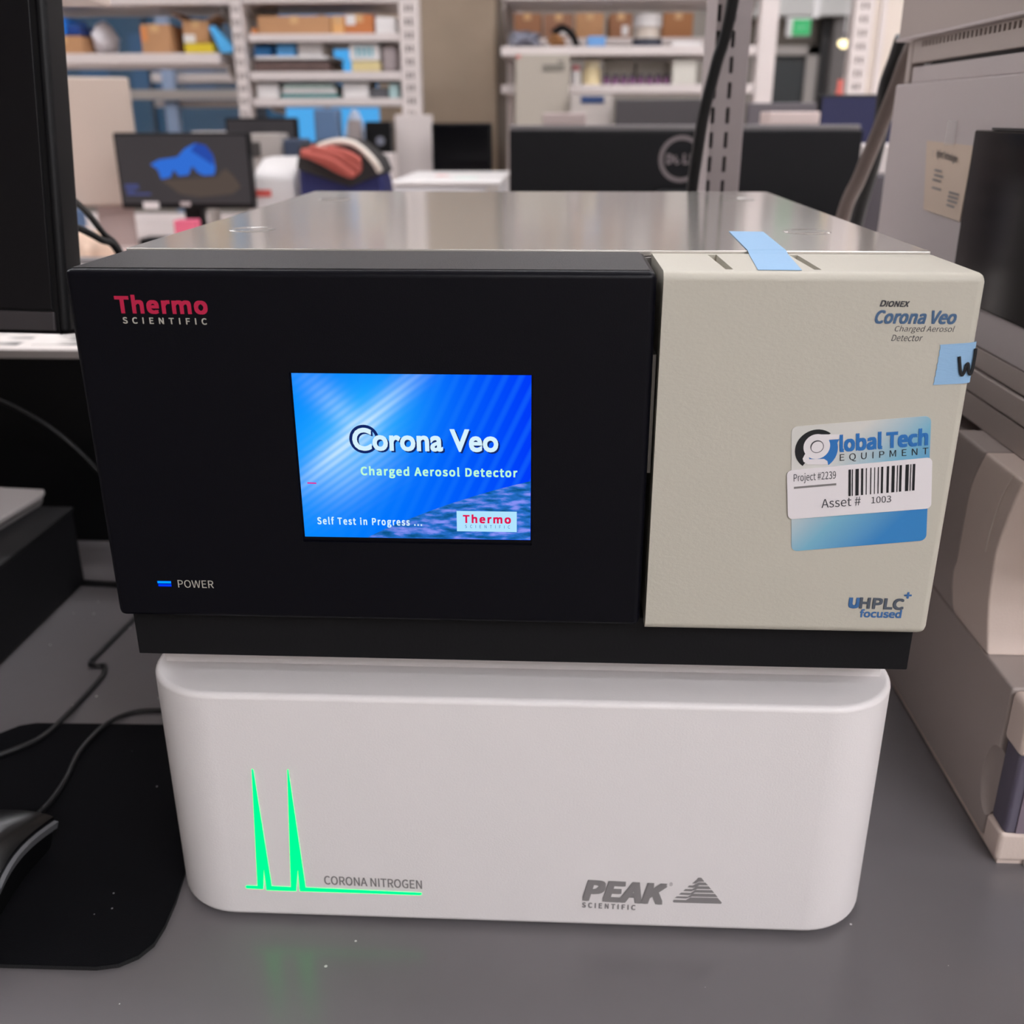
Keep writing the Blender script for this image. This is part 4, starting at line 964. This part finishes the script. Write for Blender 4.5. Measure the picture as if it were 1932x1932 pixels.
# bay b, third row
zz = SH['b4']
for px, lab_, m in (((-0.8552, -0.7927, 0.5024, 0.5395), 'white carton at the left of the third shelf', m_white), ((-0.7868, -0.6856, 0.5250, 0.5435), None, None), ((-0.6056, -0.5312, 0.5019, 0.5416), 'white carton right of the teal trays on the third shelf', m_white), ((-0.5253, -0.4773, 0.5017, 0.5273), 'dark grey box on the third shelf', mat('dark slate box', (84, 84, 88), 0.5)), ((-0.4724, -0.4430, 0.5016, 0.5385), 'white and teal carton at the right of the third shelf', mat('teal white card', (176, 206, 206), 0.5))):
    if lab_: put('lab_carton', lab_, 'box', px, Y, 0.15, zz, m)
z1_ = zz
for k, (lab_, m, hz_) in enumerate((('lowest teal tray of the stack on the third shelf', mat('teal tray', (70, 132, 132), 0.4), 0.011), ('white tray in the middle of the third shelf stack', m_white, 0.012), ('pale green tray topping the third shelf stack', mat('pale green tray', (186, 206, 198), 0.5), 0.012))):
    b = (-0.7851, -0.6202, 0.5221, 0.5504)
    one('stack_tray', box(b[0] + 0.004 * k, b[1] - 0.006 * k, Y, Y + 0.18, z1_, z1_ + hz_, 0.002), m, lab_, 'tray'); z1_ += hz_ + 0.001

# right-hand shelving contents
zz = SH['r0']
for k, (px, lab_, m) in enumerate((((-0.1408, -0.0466, 0.7161, 0.7648), 'brown carton nearest the column on the rear right shelf', m_card2), ((-0.0396, 0.0578, 0.7156, 0.7627), 'second brown carton from the column on the rear right shelf', mat('reddish cardboard', (150, 108, 84), 0.8)), ((0.0647, 0.1584, 0.7152, 0.7637), 'third brown carton from the column, beside a dark gap', m_card), ((0.1758, 0.2502, 0.7147, 0.7631), 'brown carton left of the white lidded jar on the rear shelf', m_card2), ((0.3521, 0.4486, 0.7138, 0.7637), 'brown carton right of the white lidded jar on the rear shelf', mat('mid brown cardboard', (164, 112, 72), 0.8)))):
    carton(lab_, px, 3.18, 0.24, zz, m, lab=(0.55, 0.85, 0.1, 0.5, m_white) if k in (1, 3) else None)
zz = SH['r2']; Y2 = SYF + 0.02
def round_thing(name, label, cat, px, y, zb, parts, group=None):
    x0, x1, _, z1 = px; cx = (x0 + x1) / 2; R = (x1 - x0) / 2; H = z1 - zb
    t = thing(name, label, cat, (cx, y, zb), group)
    for nm, prof, m in parts: obj(nm, lathe([(r * R, zb + h * H) for r, h in prof], cx, y, 28), m, t)
    return t
round_thing('jar', 'white lidded jar with dark base on the second right shelf', 'jar', (0.2223, 0.3025, 0.6439, 0.7165), 2.68, zz, (('jar_body', [(0.95, 0.0), (1, 0.05), (1, 0.28), (0.9, 0.32), (0.9, 0.62)], mat('clear grey jar', (190, 178, 166), 0.2)), ('base_band', [(1.03, 0.0), (1.06, 0.05), (1.06, 0.22), (1.02, 0.26)], mat('dark jar base', (48, 50, 62), 0.5)), ('lid', [(0.98, 0.62), (1.0, 0.66), (1.0, 0.97), (0.95, 1.0)], m_white)))
def lump(name, label, cat, px, y, d, zb, m, seed=0, amp=0.22):
    x0, x1, _, z1 = px
    t = bmesh.new(); bmesh.ops.create_icosphere(t, subdivisions=4, radius=1)
    for v in t.verts:
        c = v.co; n = 1 + amp * math.sin(4.3 * c.x + seed) * math.sin(5.1 * c.z + 1.3 * seed) + amp * 0.6 * math.sin(9 * c.y + 7 * c.x + seed)
        v.co = Vector((c.x * n, c.y * n, max(c.z, -0.75) * n))
    a = [v.co for v in t.verts]; mn = [min(p[i] for p in a) for i in range(3)]; mx = [max(p[i] for p in a) for i in range(3)]
    for v in t.verts:
        q = [(v.co[i] - mn[i]) / (mx[i] - mn[i]) for i in range(3)]
        v.co = Vector((x0 + q[0] * (x1 - x0), y + q[1] * d, zb + q[2] * (z1 - zb)))
    return one(name, t, m, label, cat, smooth=80)
lump('plastic_bag', 'crumpled clear grey bag at the column end of the right shelf', 'bag', (-0.1351, -0.0365, 0.6360, 0.6778), Y2, 0.14, zz, mat('grey film', (124, 126, 140), 0.3), 1)
lump('sample_pouch', 'amber brown pouch beside the crumpled grey bag', 'pouch', (-0.0245, 0.0321, 0.6356, 0.6680), Y2, 0.1, zz, mat('amber pouch', (150, 104, 62), 0.5), 3)
hs = (-0.0075, 2.7200, 0.6737); h2 = (0.0227, 2.7200, 0.6901); h3 = (0.0536, 2.7200, 0.6679)
one('tubing', tube([(hs[0], 2.78, hs[2] + 0.003), (h2[0] - 0.006, 2.78, h2[2]), (h2[0] + 0.012, 2.78, h2[2] - 0.004), (h3[0], 2.78, h3[2]), (h3[0] + 0.012, 2.78, zz + 0.0105)], 0.010, 10), m_cableg, 'dark loop of corrugated tubing behind the amber pouch', 'tubing')
b = (0.0918, 0.1423, 0.6351, 0.6581); put('lid', 'small light blue box on the second right shelf', 'box', b, Y2, 0.08, zz, mat('light blue plastic', (100, 150, 204), 0.4)).name = 'small_box'
b = (0.3266, 0.4093, 0.6314, 0.6422); put('tray', 'low white tray right of the lidded jar', 'tray', b, Y2, 0.15, zz, m_white)
zz = SH['r3']
for px, lab_, mb_ in (((0.0489, 0.0760, 0.5337, 0.5862), 'pink lidded bottle beside the grey instrument', m_white), ((0.0819, 0.1330, 0.5336, 0.5957), 'yellow cream tub on the third right shelf', mat('yellow cream plastic', (222, 204, 160), 0.4))):
    round_thing('reagent_bottle', lab_, 'bottle', px, 2.66, zz, (('bottle_body', [(0.95, 0.0), (1, 0.05), (1, 0.62), (0.8, 0.72)], mb_), ('cap', [(0.85, 0.72), (0.88, 0.75), (0.88, 0.98), (0.8, 1.0)], mat('pink cap', (206, 132, 136), 0.4) if mb_ is m_white else mat('cream cap', (226, 214, 180), 0.4))))
random.seed(8)
bot0 = None
for k in range(8):
    x = 0.150 + k * 0.0245
    if bot0 is None:
        bot0 = thing('vial', 'small purple labelled vial in the row on the third right shelf', 'vial', (x, 2.66, zz), 'purple labelled vials')
        obj('vial_body', lathe([(0.0095, zz), (0.0105, zz + 0.002), (0.0105, zz + 0.016), (0.006, zz + 0.020)], x, 2.66, 16), mat('purple vial', (128, 84, 122), 0.3), bot0)
        obj('cap', lathe([(0.0075, zz + 0.020), (0.0075, zz + 0.028)], x, 2.66, 16), mat('dark vial cap', (52, 46, 60), 0.4), bot0)
    else:
        c = bot0.copy(); C.objects.link(c); c.location = (x, 2.66, zz)
        for ch in bot0.children:
            d = ch.copy(); C.objects.link(d); d.parent = c
for k, (px, lab_) in enumerate((((0.1454, 0.2320, 0.5661, 0.6044), 'white carton behind the purple vials, left'), ((0.2383, 0.3338, 0.5658, 0.5984), 'white carton behind the purple vials, right'), ((0.3327, 0.3988, 0.5334, 0.5971), 'white ribbed carton at the right of the third shelf'))):
    put('lab_carton', lab_, 'box', px, 2.72 if k < 2 else Y2, 0.12, zz, mat('off white card', (204, 200, 190), 0.5))

# ------------------------------------------------------------------ far bench: instruments, monitors, bag
def flat_screen(label, px, y, zb, face, tilt=0.0, d=0.03, back=False, scrmat=None, stand=True, shell=None):
    x0, x1, z0, z1 = px
    t = thing('monitor', label, 'monitor', ((x0 + x1) / 2, y + 0.05, zb))
    obj('casing', box(x0, x1, y, y + d, z0, z1, 0.004), shell or m_black, t)
    ya, yb = (y + d - 0.001, y + d + 0.001) if back else (y - 0.0012, y + 0.001)
    obj('screen', box(x0 + 0.006, x1 - 0.006, ya, yb, z0 + 0.012, z1 - 0.006), scrmat or m_gloss, t)
    if stand:
        xm = (x0 + x1) / 2; yy = y + (d + 0.03 if not back else -0.03)
        obj('stand_neck', box(xm - 0.02, xm + 0.02, min(yy, y + d) - 0.005, max(yy, y) + 0.005, zb + 0.008, (z0 + z1) / 2, 0.003), m_black, t)
        obj('stand_base', box(xm - 0.09, xm + 0.09, yy - 0.06, yy + 0.06, zb, zb + 0.01, 0.003), m_black, t)
    return t
m_dimscr = mat('dim lit dark screen', (30, 29, 32), 0.3, emit=(62, 58, 60), estr=0.55)
b = (-1.0031, -0.6890, 0.2500, 0.4168)
mo = flat_screen('dark monitor with a blue cave picture on the far bench, left', b, 1.93, BZ, None, scrmat=m_dimscr)
obj('cave_picture', poly([(p[0], p[2]) for p in ((-0.9226, 1.9300, 0.3484), (-0.9014, 1.9300, 0.3587), (-0.8573, 1.9300, 0.3645), (-0.8391, 1.9300, 0.3817), (-0.8130, 1.9300, 0.3942), (-0.7890, 1.9300, 0.3896), (-0.7741, 1.9300, 0.3691), (-0.7713, 1.9300, 0.3392), (-0.7766, 1.9300, 0.3253), (-0.8003, 1.9300, 0.3241), (-0.8133, 1.9300, 0.3299), (-0.8251, 1.9300, 0.3450), (-0.8362, 1.9300, 0.3253), (-0.8589, 1.9300, 0.3229), (-0.8695, 1.9300, 0.3368), (-0.8791, 1.9300, 0.3206), (-0.9009, 1.9300, 0.3159), (-0.9068, 1.9300, 0.3368))], 1.9285), glow('lit blue picture', (52, 112, 214), 0.95), mo)
obj('cave_picture', poly([(p[0], p[2]) for p in ((-0.8248, 1.9300, 0.3782), (-0.8105, 1.9300, 0.3942), (-0.7890, 1.9300, 0.3896), (-0.7741, 1.9300, 0.3691), (-0.7755, 1.9300, 0.3461), (-0.7961, 1.9300, 0.3599))], 1.9283), glow('lit indigo picture', (44, 78, 172), 0.9), mo)
obj('sand_picture', poly([(p[0], p[2]) for p in ((-0.9012, 1.9300, 0.3136), (-0.7697, 1.9300, 0.3207), (-0.7491, 1.9300, 0.3392), (-0.7320, 1.9300, 0.3254), (-0.7161, 1.9300, 0.2998), (-0.7365, 1.9300, 0.2834), (-0.8122, 1.9300, 0.2762), (-0.8614, 1.9300, 0.2832))], 1.9284), glow('lit taupe picture', (92, 80, 74), 0.85), mo)
g = None
for ya, xa, xb in ((349, 236, 262), (354, 236, 263), (360, 238, 254), (365, 238, 284)):
    p = (-0.9890, 1.9300, 0.3029)
    k_ = (xb - xa) * 0.00122; x_ = p[0] + (xa - 236) * 0.00122; z_ = p[2] - (ya - 349) * 0.00121
    g = box(x_, x_ + k_, 1.9282, 1.929, z_ - 0.0025, z_ + 0.0015, bm=g)
obj('clock_text', g, glow('lit blue clock text', (84, 92, 150), 0.8), mo)
obj('sticker', box(*((-0.9507, -0.9142, 0.2503, 0.2657)[:2]), 1.9265, 1.929, *((-0.9507, -0.9142, 0.2503, 0.2657)[2:])), m_white, mo)
obj('badge', box(*((-0.8624, -0.8398, 0.2564, 0.2658)[:2]), 1.9265, 1.929, *((-0.8624, -0.8398, 0.2564, 0.2658)[2:])), m_grint, mo)
# big monitor seen from behind with the round emblem
b = (-0.0743, 0.5694, 0.2898, 0.4326); zt_ = b[3]
dm = thing('monitor', 'wide black monitor seen from behind, with round silver emblem', 'monitor', ((b[0] + b[1]) / 2, 1.54, BZ))
m_dback = mat('black monitor back', (12, 12, 16), 0.5, spec=0.2)
obj('back_shell', box(b[0], b[1], 1.5, 1.535, zt_ - 0.262, zt_ - 0.006, 0.004), m_dback, dm)
obj('top_rim', box(b[0] - 0.001, b[1] + 0.001, 1.528, 1.545, zt_ - 0.262, zt_ + 0.002, 0.002), mat('silver grey bezel', (120, 114, 114), 0.4), dm)
obj('screen', box(b[0] + 0.008, b[1] - 0.008, 1.5445, 1.5462, zt_ - 0.25, zt_ - 0.008), m_gloss, dm)
vg = None
for k in range(70):
    xx = b[0] + 0.12 + k * 0.0042
    vg = box(xx, xx + 0.0018, 1.4994, 1.5005, zt_ - 0.0115, zt_ - 0.0085, bm=vg)
obj('vent_row', vg, m_shade, dm)
obj('stand_neck', box(0.20, 0.27, 1.47, 1.499, BZ + 0.01, zt_ - 0.11, 0.004), m_black, dm)
obj('stand_base', box(0.12, 0.35, 1.44, 1.60, BZ, BZ + 0.01, 0.004), m_black, dm)
cc0 = (0.2427, 1.4990, 0.3761)
g = bmesh.new(); ring(cc0[0], cc0[2], 0.0408, 0.0335, 1.4988, g, 48)
obj('emblem_ring', g, mat('satin silver emblem', (118, 110, 112), 0.4, metal=0.4), dm, smooth=0)
ze = cc0[2]; xe = cc0[0]; wv_ = dict(bold=0.06)
g = text('D', (xe - 0.0275, 1.4987, ze - 0.009), (0.0120, 0, 0), (0, 0, 0.018), **wv_)
ce, se = math.cos(0.62), math.sin(0.62)
text('E', (xe - 0.0080, 1.4987, ze - 0.0105), (0.0085 * ce, 0, 0.0085 * se), (-0.0150 * se, 0, 0.0150 * ce), bm=g, **wv_)
text('L', (xe + 0.0035, 1.4987, ze - 0.009), (0.0105, 0, 0), (0, 0, 0.018), bm=g, **wv_); text('L', (xe + 0.0160, 1.4987, ze - 0.009), (0.0105, 0, 0), (0, 0, 0.018), bm=g, **wv_)
obj('emblem_lettering', g, MATS['satin silver emblem'], dm, smooth=0)
# dark monitors and boxes beyond it
b = (0.1626, 0.4903, 0.4256, 0.4909); flat_screen('dark grey monitor back behind the wide black monitor', (b[0], b[1], b[2] - 0.1, b[3]), 2.35, BZ, None, back=True, shell=mat('dark grey monitor shell', (62, 58, 60), 0.5))
b = (0.4785, 0.6523, 0.4242, 0.4798); flat_screen('charcoal monitor edge behind the pale box, right of the upright', (b[0], b[1], b[2] - 0.1, b[3]), 2.2, BZ, None, back=True, d=0.028, shell=mat('charcoal monitor shell', (92, 86, 90), 0.5))
b = (0.5795, 0.7594, 0.3724, 0.4929); flat_screen('navy lit monitor beyond the taupe hose', (b[0], b[1], b[2] - 0.04, b[3]), 1.9, BZ, None, scrmat=mat('navy lit screen', (20, 22, 48), 0.25, emit=(24, 27, 62), estr=0.8))
b = (-0.3349, -0.1686, 0.3261, 0.4335); flat_screen('small black monitor below the concrete column', (b[0], b[1], BZ + 0.02, b[3]), 2.47, BZ, None)
b = (-0.8826, -0.6882, 0.4101, 0.4478); flat_screen('black monitor top with a blue blob by it', (b[0], b[1], b[2] - 0.14, b[3]), 2.38, BZ, None, scrmat=m_dimscr)
lump('blue_glove', 'crumpled bright blue glove on the low reagent shelf', 'glove', (-0.8072, -0.7621, 0.4145, 0.4353), 2.505, 0.06, 0.4124, mat('bright blue nitrile', (52, 84, 196), 0.4), 5)
# grey wall instrument (tall) near the column
b = (-0.1032, 0.0421, 0.4279, 0.6038); gi = thing('tall_instrument', 'tall pale grey instrument with small print beside the column', 'lab instrument', ((b[0] + b[1]) / 2, 2.5, BZ))
obj('housing', box(b[0], b[1], 2.45, 2.59, BZ, b[3], 0.004), mat('greenish grey paint', (168, 160, 148), 0.5), gi)
g = None
for q in ((0.0098, 0.0267, 0.5818, 0.5882), (-0.0296, 0.0297, 0.5722, 0.5780), (-0.0310, 0.0284, 0.5664, 0.5696), (-0.0323, 0.0242, 0.5612, 0.5638)):
    g = box(q[0], q[1], 2.4488, 2.45, q[2], q[3], bm=g)
obj('print', g, mat('faint dark print', (116, 112, 104), 0.5), gi)
obj('red_dot', box(*((-0.1004, -0.0891, 0.5951, 0.6015)[:2]), 2.4485, 2.45, *((-0.1004, -0.0891, 0.5951, 0.6015)[2:])), mat('red dot', (200, 90, 90), 0.5), gi)
b = (-0.0178, 0.0737, 0.4325, 0.4564); 
sb = thing('flat_box', 'mauve grey flat instrument just behind the wide monitor', 'box', ((b[0] + b[1]) / 2, 1.85, BZ))
obj('lid', box(b[0], b[1], 1.8, 1.92, b[2], b[3], 0.003), mat('mauve grey lid', (176, 160, 156), 0.5), sb)
obj('body', box(b[0] + 0.002, b[1] - 0.002, 1.802, 1.918, BZ, b[2], 0.003), mat('dark mauve body', (92, 86, 90), 0.5), sb)
b = (0.0454, 0.1578, 0.4334, 0.5038); 
nb = thing('balance', 'small pale instrument with navy display under the third right shelf', 'lab instrument', ((b[0] + b[1]) / 2, 2.45, BZ))
obj('housing', box(b[0], b[1], 2.4, 2.5, BZ, b[3], 0.004), m_rackg, nb)
q = (0.0730, 0.1345, 0.4818, 0.5038); obj('display', box(q[0], q[1], 2.398, 2.4, q[2], q[3] - 0.004), mat('navy display', (44, 66, 108), 0.2), nb)
b = (0.4212, 0.5168, 0.4342, 0.4570); 
ph = thing('pale_box', 'pale pink white slim box resting above the wide monitor at right', 'box', ((b[0] + b[1]) / 2, 1.67, BZ))
obj('lid', box(b[0], b[1], 1.62, 1.72, b[2], b[3], 0.002), mat('pale pink white plastic', (226, 206, 200), 0.5), ph)
obj('stand', box(b[0] + 0.01, b[1] - 0.01, 1.63, 1.71, BZ, b[2]), m_rackg, ph)
b = (0.5912, 0.6440, 0.3444, 0.3978); zc = b[2]
wh = thing('white_module', 'white module standing on the dark cabinet behind the taupe hose', 'lab instrument', ((b[0] + b[1]) / 2 + 0.02, 1.66, zc))
obj('housing', box(b[0], b[1] + 0.05, 1.6, 1.72, zc, b[3], 0.003), m_rack, wh)
one('dark_cabinet', box(b[0] - 0.01, b[1] + 0.06, 1.57, 1.8, BZ, zc - 0.001, 0.003), mat('dark mauve cabinet', (78, 72, 78), 0.5), 'dark mauve cabinet behind the hoses, under the white module', 'cabinet')
# beige tall instrument at left, on a narrow pedestal
b = (-1.2589, -1.0003, 0.2487, 0.5370); be = thing('beige_cabinet', 'large plain beige instrument cabinet behind the left monitor', 'lab instrument', ((b[0] + b[1]) / 2, 2.05, BZ))
def turned(bm, px, py, deg):
    bmesh.ops.transform(bm, matrix=Matrix.Translation((px, py, 0)) @ Matrix.Rotation(math.radians(deg), 4, 'Z') @ Matrix.Translation((-px, -py, 0)), verts=bm.verts[:]); return bm
obj('housing', turned(box(b[0] - 0.1, b[1], 2.06, 2.18, b[2], b[3], 0.006), b[1], 2.06, 26), mat('pinkish beige paint', (190, 173, 160), 0.5), be)
q = (-1.0956, -1.0153, 0.1856, 0.2464); obj('pedestal', turned(box(q[0] - 0.02, q[1] - 0.015, 2.06, 2.12, BZ, b[2]), q[1] - 0.015, 2.06, 22), mat('mauve beige paint', (178, 158, 152), 0.5), be)
q = (-1.1905, -1.0919, 0.1925, 0.2453); one('storage_bin', box(q[0] - 0.02, q[1] - 0.028, 1.93, 1.99, BZ, b[2] - 0.004, 0.004), mat('steel blue bin', (96, 128, 168), 0.5), 'steel blue bin under the beige cabinet', 'bin')
q = (-0.8479, -0.7994, 0.2077, 0.2332); one('sticky_note_block', box(q[0], q[1], 1.83, 1.87, BZ, q[3] , 0.002), mat('pink note paper', (222, 104, 132), 0.6), 'pink block of sticky notes below the cave monitor', 'notes')
q = (-1.0237, -0.9174, 0.1992, 0.2273); kb = one('keyboard', box(q[0], q[1] + 0.12, 2.05, 2.12, BZ, BZ + 0.018, 0.003), m_black, 'dark keyboard tray in the shade under the cave monitor', 'keyboard')
mpk = mat('printed pink paper', (230, 194, 186), 0.6, var=0.25, vscale=14)
one('paper_sheet', box(-1.25, -0.98, 1.72, 1.95, BZ + 0.0004, BZ + 0.001), mpk, 'pinkish patterned sheet on the far bench behind the cables', 'paper')
one('paper_sheet', box(-0.95, -0.74, 1.70, 1.92, BZ + 0.0004, BZ + 0.001), mat('pale pink paper', (236, 206, 198), 0.6), 'plain pale pink sheet on the far bench by the note block', 'paper')
lump('fabric_pouch', 'patterned orange and pink pouch near the raceway behind the cables', 'pouch', (-0.9760, -0.8741, 0.1983, 0.2458), 1.5, 0.12, BZ, mat('orange pink fabric', (222, 186, 164), 0.8, var=0.5, vscale=22), 2, 0.1)
# white instrument with red label
b = (-0.7077, -0.6054, 0.2128, 0.3361); wi = thing('white_instrument', 'small rounded white instrument with a red label beside the cave monitor', 'lab instrument', ((b[0] + b[1]) / 2, 2.05, BZ))
obj('housing', prism([(2.0, BZ), (2.18, BZ), (2.18, b[3] + 0.022), (2.10, b[3] + 0.02), (2.025, b[3] - 0.004), (2.0, b[3] - 0.03)], 'x', b[0], b[1] - 0.003, 0.006, 3), m_white, wi)
q = (-0.7033, -0.6662, 0.2726, 0.2883); obj('label', box(q[0], q[1], 1.9985, 2.0, q[2], q[3]), mat('coral red label', (214, 92, 84), 0.5), wi)
# white freezer lid / centrifuge
b = (-0.3327, -0.1041, 0.3009, 0.3478); wc = thing('centrifuge', 'low wide white centrifuge with red mark, left of the wide monitor', 'lab instrument', ((b[0] + b[1]) / 2, 1.9, BZ))
zl = b[2] + 0.012
obj('housing', box(b[0], b[1], 1.75, 2.1, BZ, zl, 0.006), mat('cool white plastic', (216, 214, 216), 0.4), wc)
obj('lid', box(b[0] - 0.002, b[1] + 0.002, 1.745, 2.12, zl, zl + 0.012, 0.005), m_white, wc)
q = (-0.6477, 5.0385, 0.1500)
obj('red_mark', lathe([(0.012, zl + 0.0121), (0.011, zl + 0.0127)], b[0] + 0.085, 1.92, 16, sx=1.4), mat('coral red label', (214, 92, 84), 0.5), wc)
obj('label', box(b[0] + 0.125, b[0] + 0.175, 1.78, 1.86, zl + 0.0119, zl + 0.0126), mat('pale green label', (212, 226, 220), 0.4), wc)
obj('handle', box(b[1] - 0.03, b[1] - 0.003, 1.738, 1.745, zl - 0.02, zl, 0.002), m_rackg, wc)
# navy bag with a rust red cloth and a white hoop
bg = thing('tote_bag', 'navy and black bag slumped on the far bench', 'bag', (-0.52, 1.98, BZ))
b = (-0.5775, -0.3794, 0.2789, 0.4036)
xm = (b[0] + b[1]) / 2; wv = (b[1] - b[0]) / 2
prof = [(b[0] + 0.004, BZ), (b[0] - 0.002, BZ + 0.06), (b[0], b[2] + 0.07), (b[0] + 0.012, b[3] - 0.02), (xm - 0.02, b[3] - 0.004), (xm + 0.03, b[3] - 0.012), (b[1] - 0.02, b[2] + 0.075), (b[1] - 0.004, b[2] + 0.03), (b[1] + 0.006, BZ + 0.03), (b[1], BZ)]
obj('bag_body', prism(prof, 'y', 1.92, 2.06, 0.012, 3), mat('navy fabric', (32, 36, 88), 0.8, bump=0.4, scale=300), bg)
q = [(b[0] - 0.001, b[2] + 0.060), (b[0] + 0.010, b[3] - 0.012), (xm - 0.02, b[3] + 0.001), (xm + 0.035, b[3] - 0.006), (b[1] - 0.016, b[2] + 0.082), (b[1] - 0.002, b[2] + 0.050), (xm + 0.02, b[2] + 0.022)]
obj('bag_flap', prism(q, 'y', 1.905, 2.07, 0.006, 2), mat('black fabric', (44, 42, 42), 0.85), bg)
pts = [(-0.5599, 1.8800, 0.3797), (-0.5306, 1.8800, 0.3885), (-0.4890, 1.8800, 0.3863), (-0.4538, 1.8800, 0.3797), (-0.4252, 1.8800, 0.3596), (-0.4243, 1.8800, 0.3350), (-0.4468, 1.8800, 0.3191), (-0.4749, 1.8800, 0.3304), (-0.5096, 1.8800, 0.3484), (-0.5444, 1.8800, 0.3641)]
t = prism([(p[0], p[2]) for p in pts], 'y', 1.868, 1.904, 0.008, 3)
m_cloth = mat('rust red cloth', (176, 88, 78), 0.85, bump=0.6, scale=60)
co = thing('folded_cloth', 'rust red folded cloth draped over the navy bag', 'cloth', (pts[0][0] + 0.06, 1.88, pts[6][2]))
obj('cloth_fold', t, m_cloth, co)
f0 = None
for k, (a, bq, c_) in enumerate((((-0.5530, 1.8700, 0.3755), (-0.4870, 1.8620, 0.3603), (-0.4387, 1.8660, 0.3289)), ((-0.5304, 1.8680, 0.3855), (-0.4686, 1.8620, 0.3692), (-0.4284, 1.8660, 0.3423)), ((-0.4949, 1.8680, 0.3844), (-0.4506, 1.8620, 0.3736), (-0.4239, 1.8660, 0.3579)))):
    f0 = tube([a, bq, c_], 0.0075 if k else 0.0095, 10, 8, bm=f0)
obj('cloth_roll', f0, m_cloth, co)
obj('lining', prism([(p[0], p[2]) for p in ((-0.5158, 1.8600, 0.3659), (-0.4781, 1.8600, 0.3626), (-0.4462, 1.8600, 0.3426), (-0.4525, 1.8600, 0.3359), (-0.4837, 1.8600, 0.3493))], 'y', 1.862, 1.870, 0.002), mat('dark maroon lining', (84, 44, 46), 0.9), co)
obj('strap', tube([(-0.5335, 1.9000, 0.3791), (-0.5059, 1.8880, 0.3917), (-0.4714, 1.8850, 0.3984), (-0.4385, 1.8850, 0.3928), (-0.4134, 1.8850, 0.3751), (-0.3936, 1.8880, 0.3526), (-0.3869, 1.9000, 0.3363)], 0.0075, 12), mat('ivory strap webbing', (222, 212, 200), 0.5), bg)['label'] = 'ivory curved strap'
# clutter beside the bag and under the shelves
lump('wrap_roll', 'wrinkled pale blue film wrap standing below the shelves', 'film', (-0.6048, -0.5293, 0.4083, 0.4710), 2.54, 0.05, BZ, mat('pale blue film', (172, 184, 204), 0.3), 4, 0.06)
b = (-0.6496, -0.5857, 0.4072, 0.4702); one('canister', box(b[0], b[1], 2.42, 2.49, BZ, b[3], 0.006), mat('slate blue plastic', (92, 118, 152), 0.45), 'slate blue canister below the shelves', 'canister')
b = (-0.5762, -0.5178, 0.4069, 0.4421); one('pipette_stand', prism([(b[0], BZ), (b[1], BZ), (b[1] - 0.012, b[3]), (b[0] + 0.018, b[3])], 'y', 2.43, 2.47, 0.003), mat('mauve grey stand', (150, 140, 138), 0.5), 'mauve grey tapered stand behind the navy bag', 'stand')
b = (-0.6870, -0.6322, 0.3286, 0.3976); one('dark_bin', box(b[0], b[1], 2.22, 2.3, BZ, b[3], 0.006), mat('slate navy plastic', (56, 66, 86), 0.5), 'slate navy bin between the cave monitor and the bag', 'bin')
b = (-0.7938, -0.7033, 0.3399, 0.4097); am = thing('microscope_box', 'pale box with a dark round port behind the cave monitor', 'lab instrument', ((b[0] + b[1]) / 2, 2.3, BZ))
obj('housing', box(b[0], b[1], 2.27, 2.35, BZ, b[3], 0.004), m_rackg, am)
q = (-0.7902, -0.7594, 0.3526, 0.3889); obj('port', box(q[0], q[1], 2.266, 2.27, q[2], q[3], 0.002), mat('dark port', (70, 66, 64), 0.5), am)
b = (-0.5259, -0.4487, 0.3374, 0.4473); bo = thing('black_instrument', 'black instrument with round dial left of the slotted post', 'lab instrument', ((b[0] + b[1]) / 2, 2.58, BZ))
obj('housing', box(b[0], b[1] - 0.004, 2.5, 2.56, BZ, b[3] - 0.01, 0.003), m_black, bo)
q = (-0.4831, 2.5000, 0.3865); obj('dial', prism([(q[0] + 0.012 * math.cos(a * 0.3927), q[2] + 0.012 * math.sin(a * 0.3927)) for a in range(16)], 'y', 2.494, 2.5), mat('grey dial', (120, 122, 134), 0.4), bo)
b = (-0.4908, -0.4178, 0.3305, 0.3594); one('paper_towel_box', box(b[0], b[1], 2.3, 2.38, BZ, b[3], 0.003), m_rack, 'white carton in front of the black instrument with a dial', 'box')
b = (0.6861, 0.7052, 0.4962, 0.5317); xc = (b[0] + b[1]) / 2; one('red_cap_bottle', lathe([(0.009, BZ), (0.009, b[3] - 0.03), (0.007, b[3] - 0.02), (0.007, b[3])], xc, 2.2, 16), mat('coral red plastic', (214, 110, 100), 0.4), 'coral red bottle at the foot of the perforated white post', 'bottle')
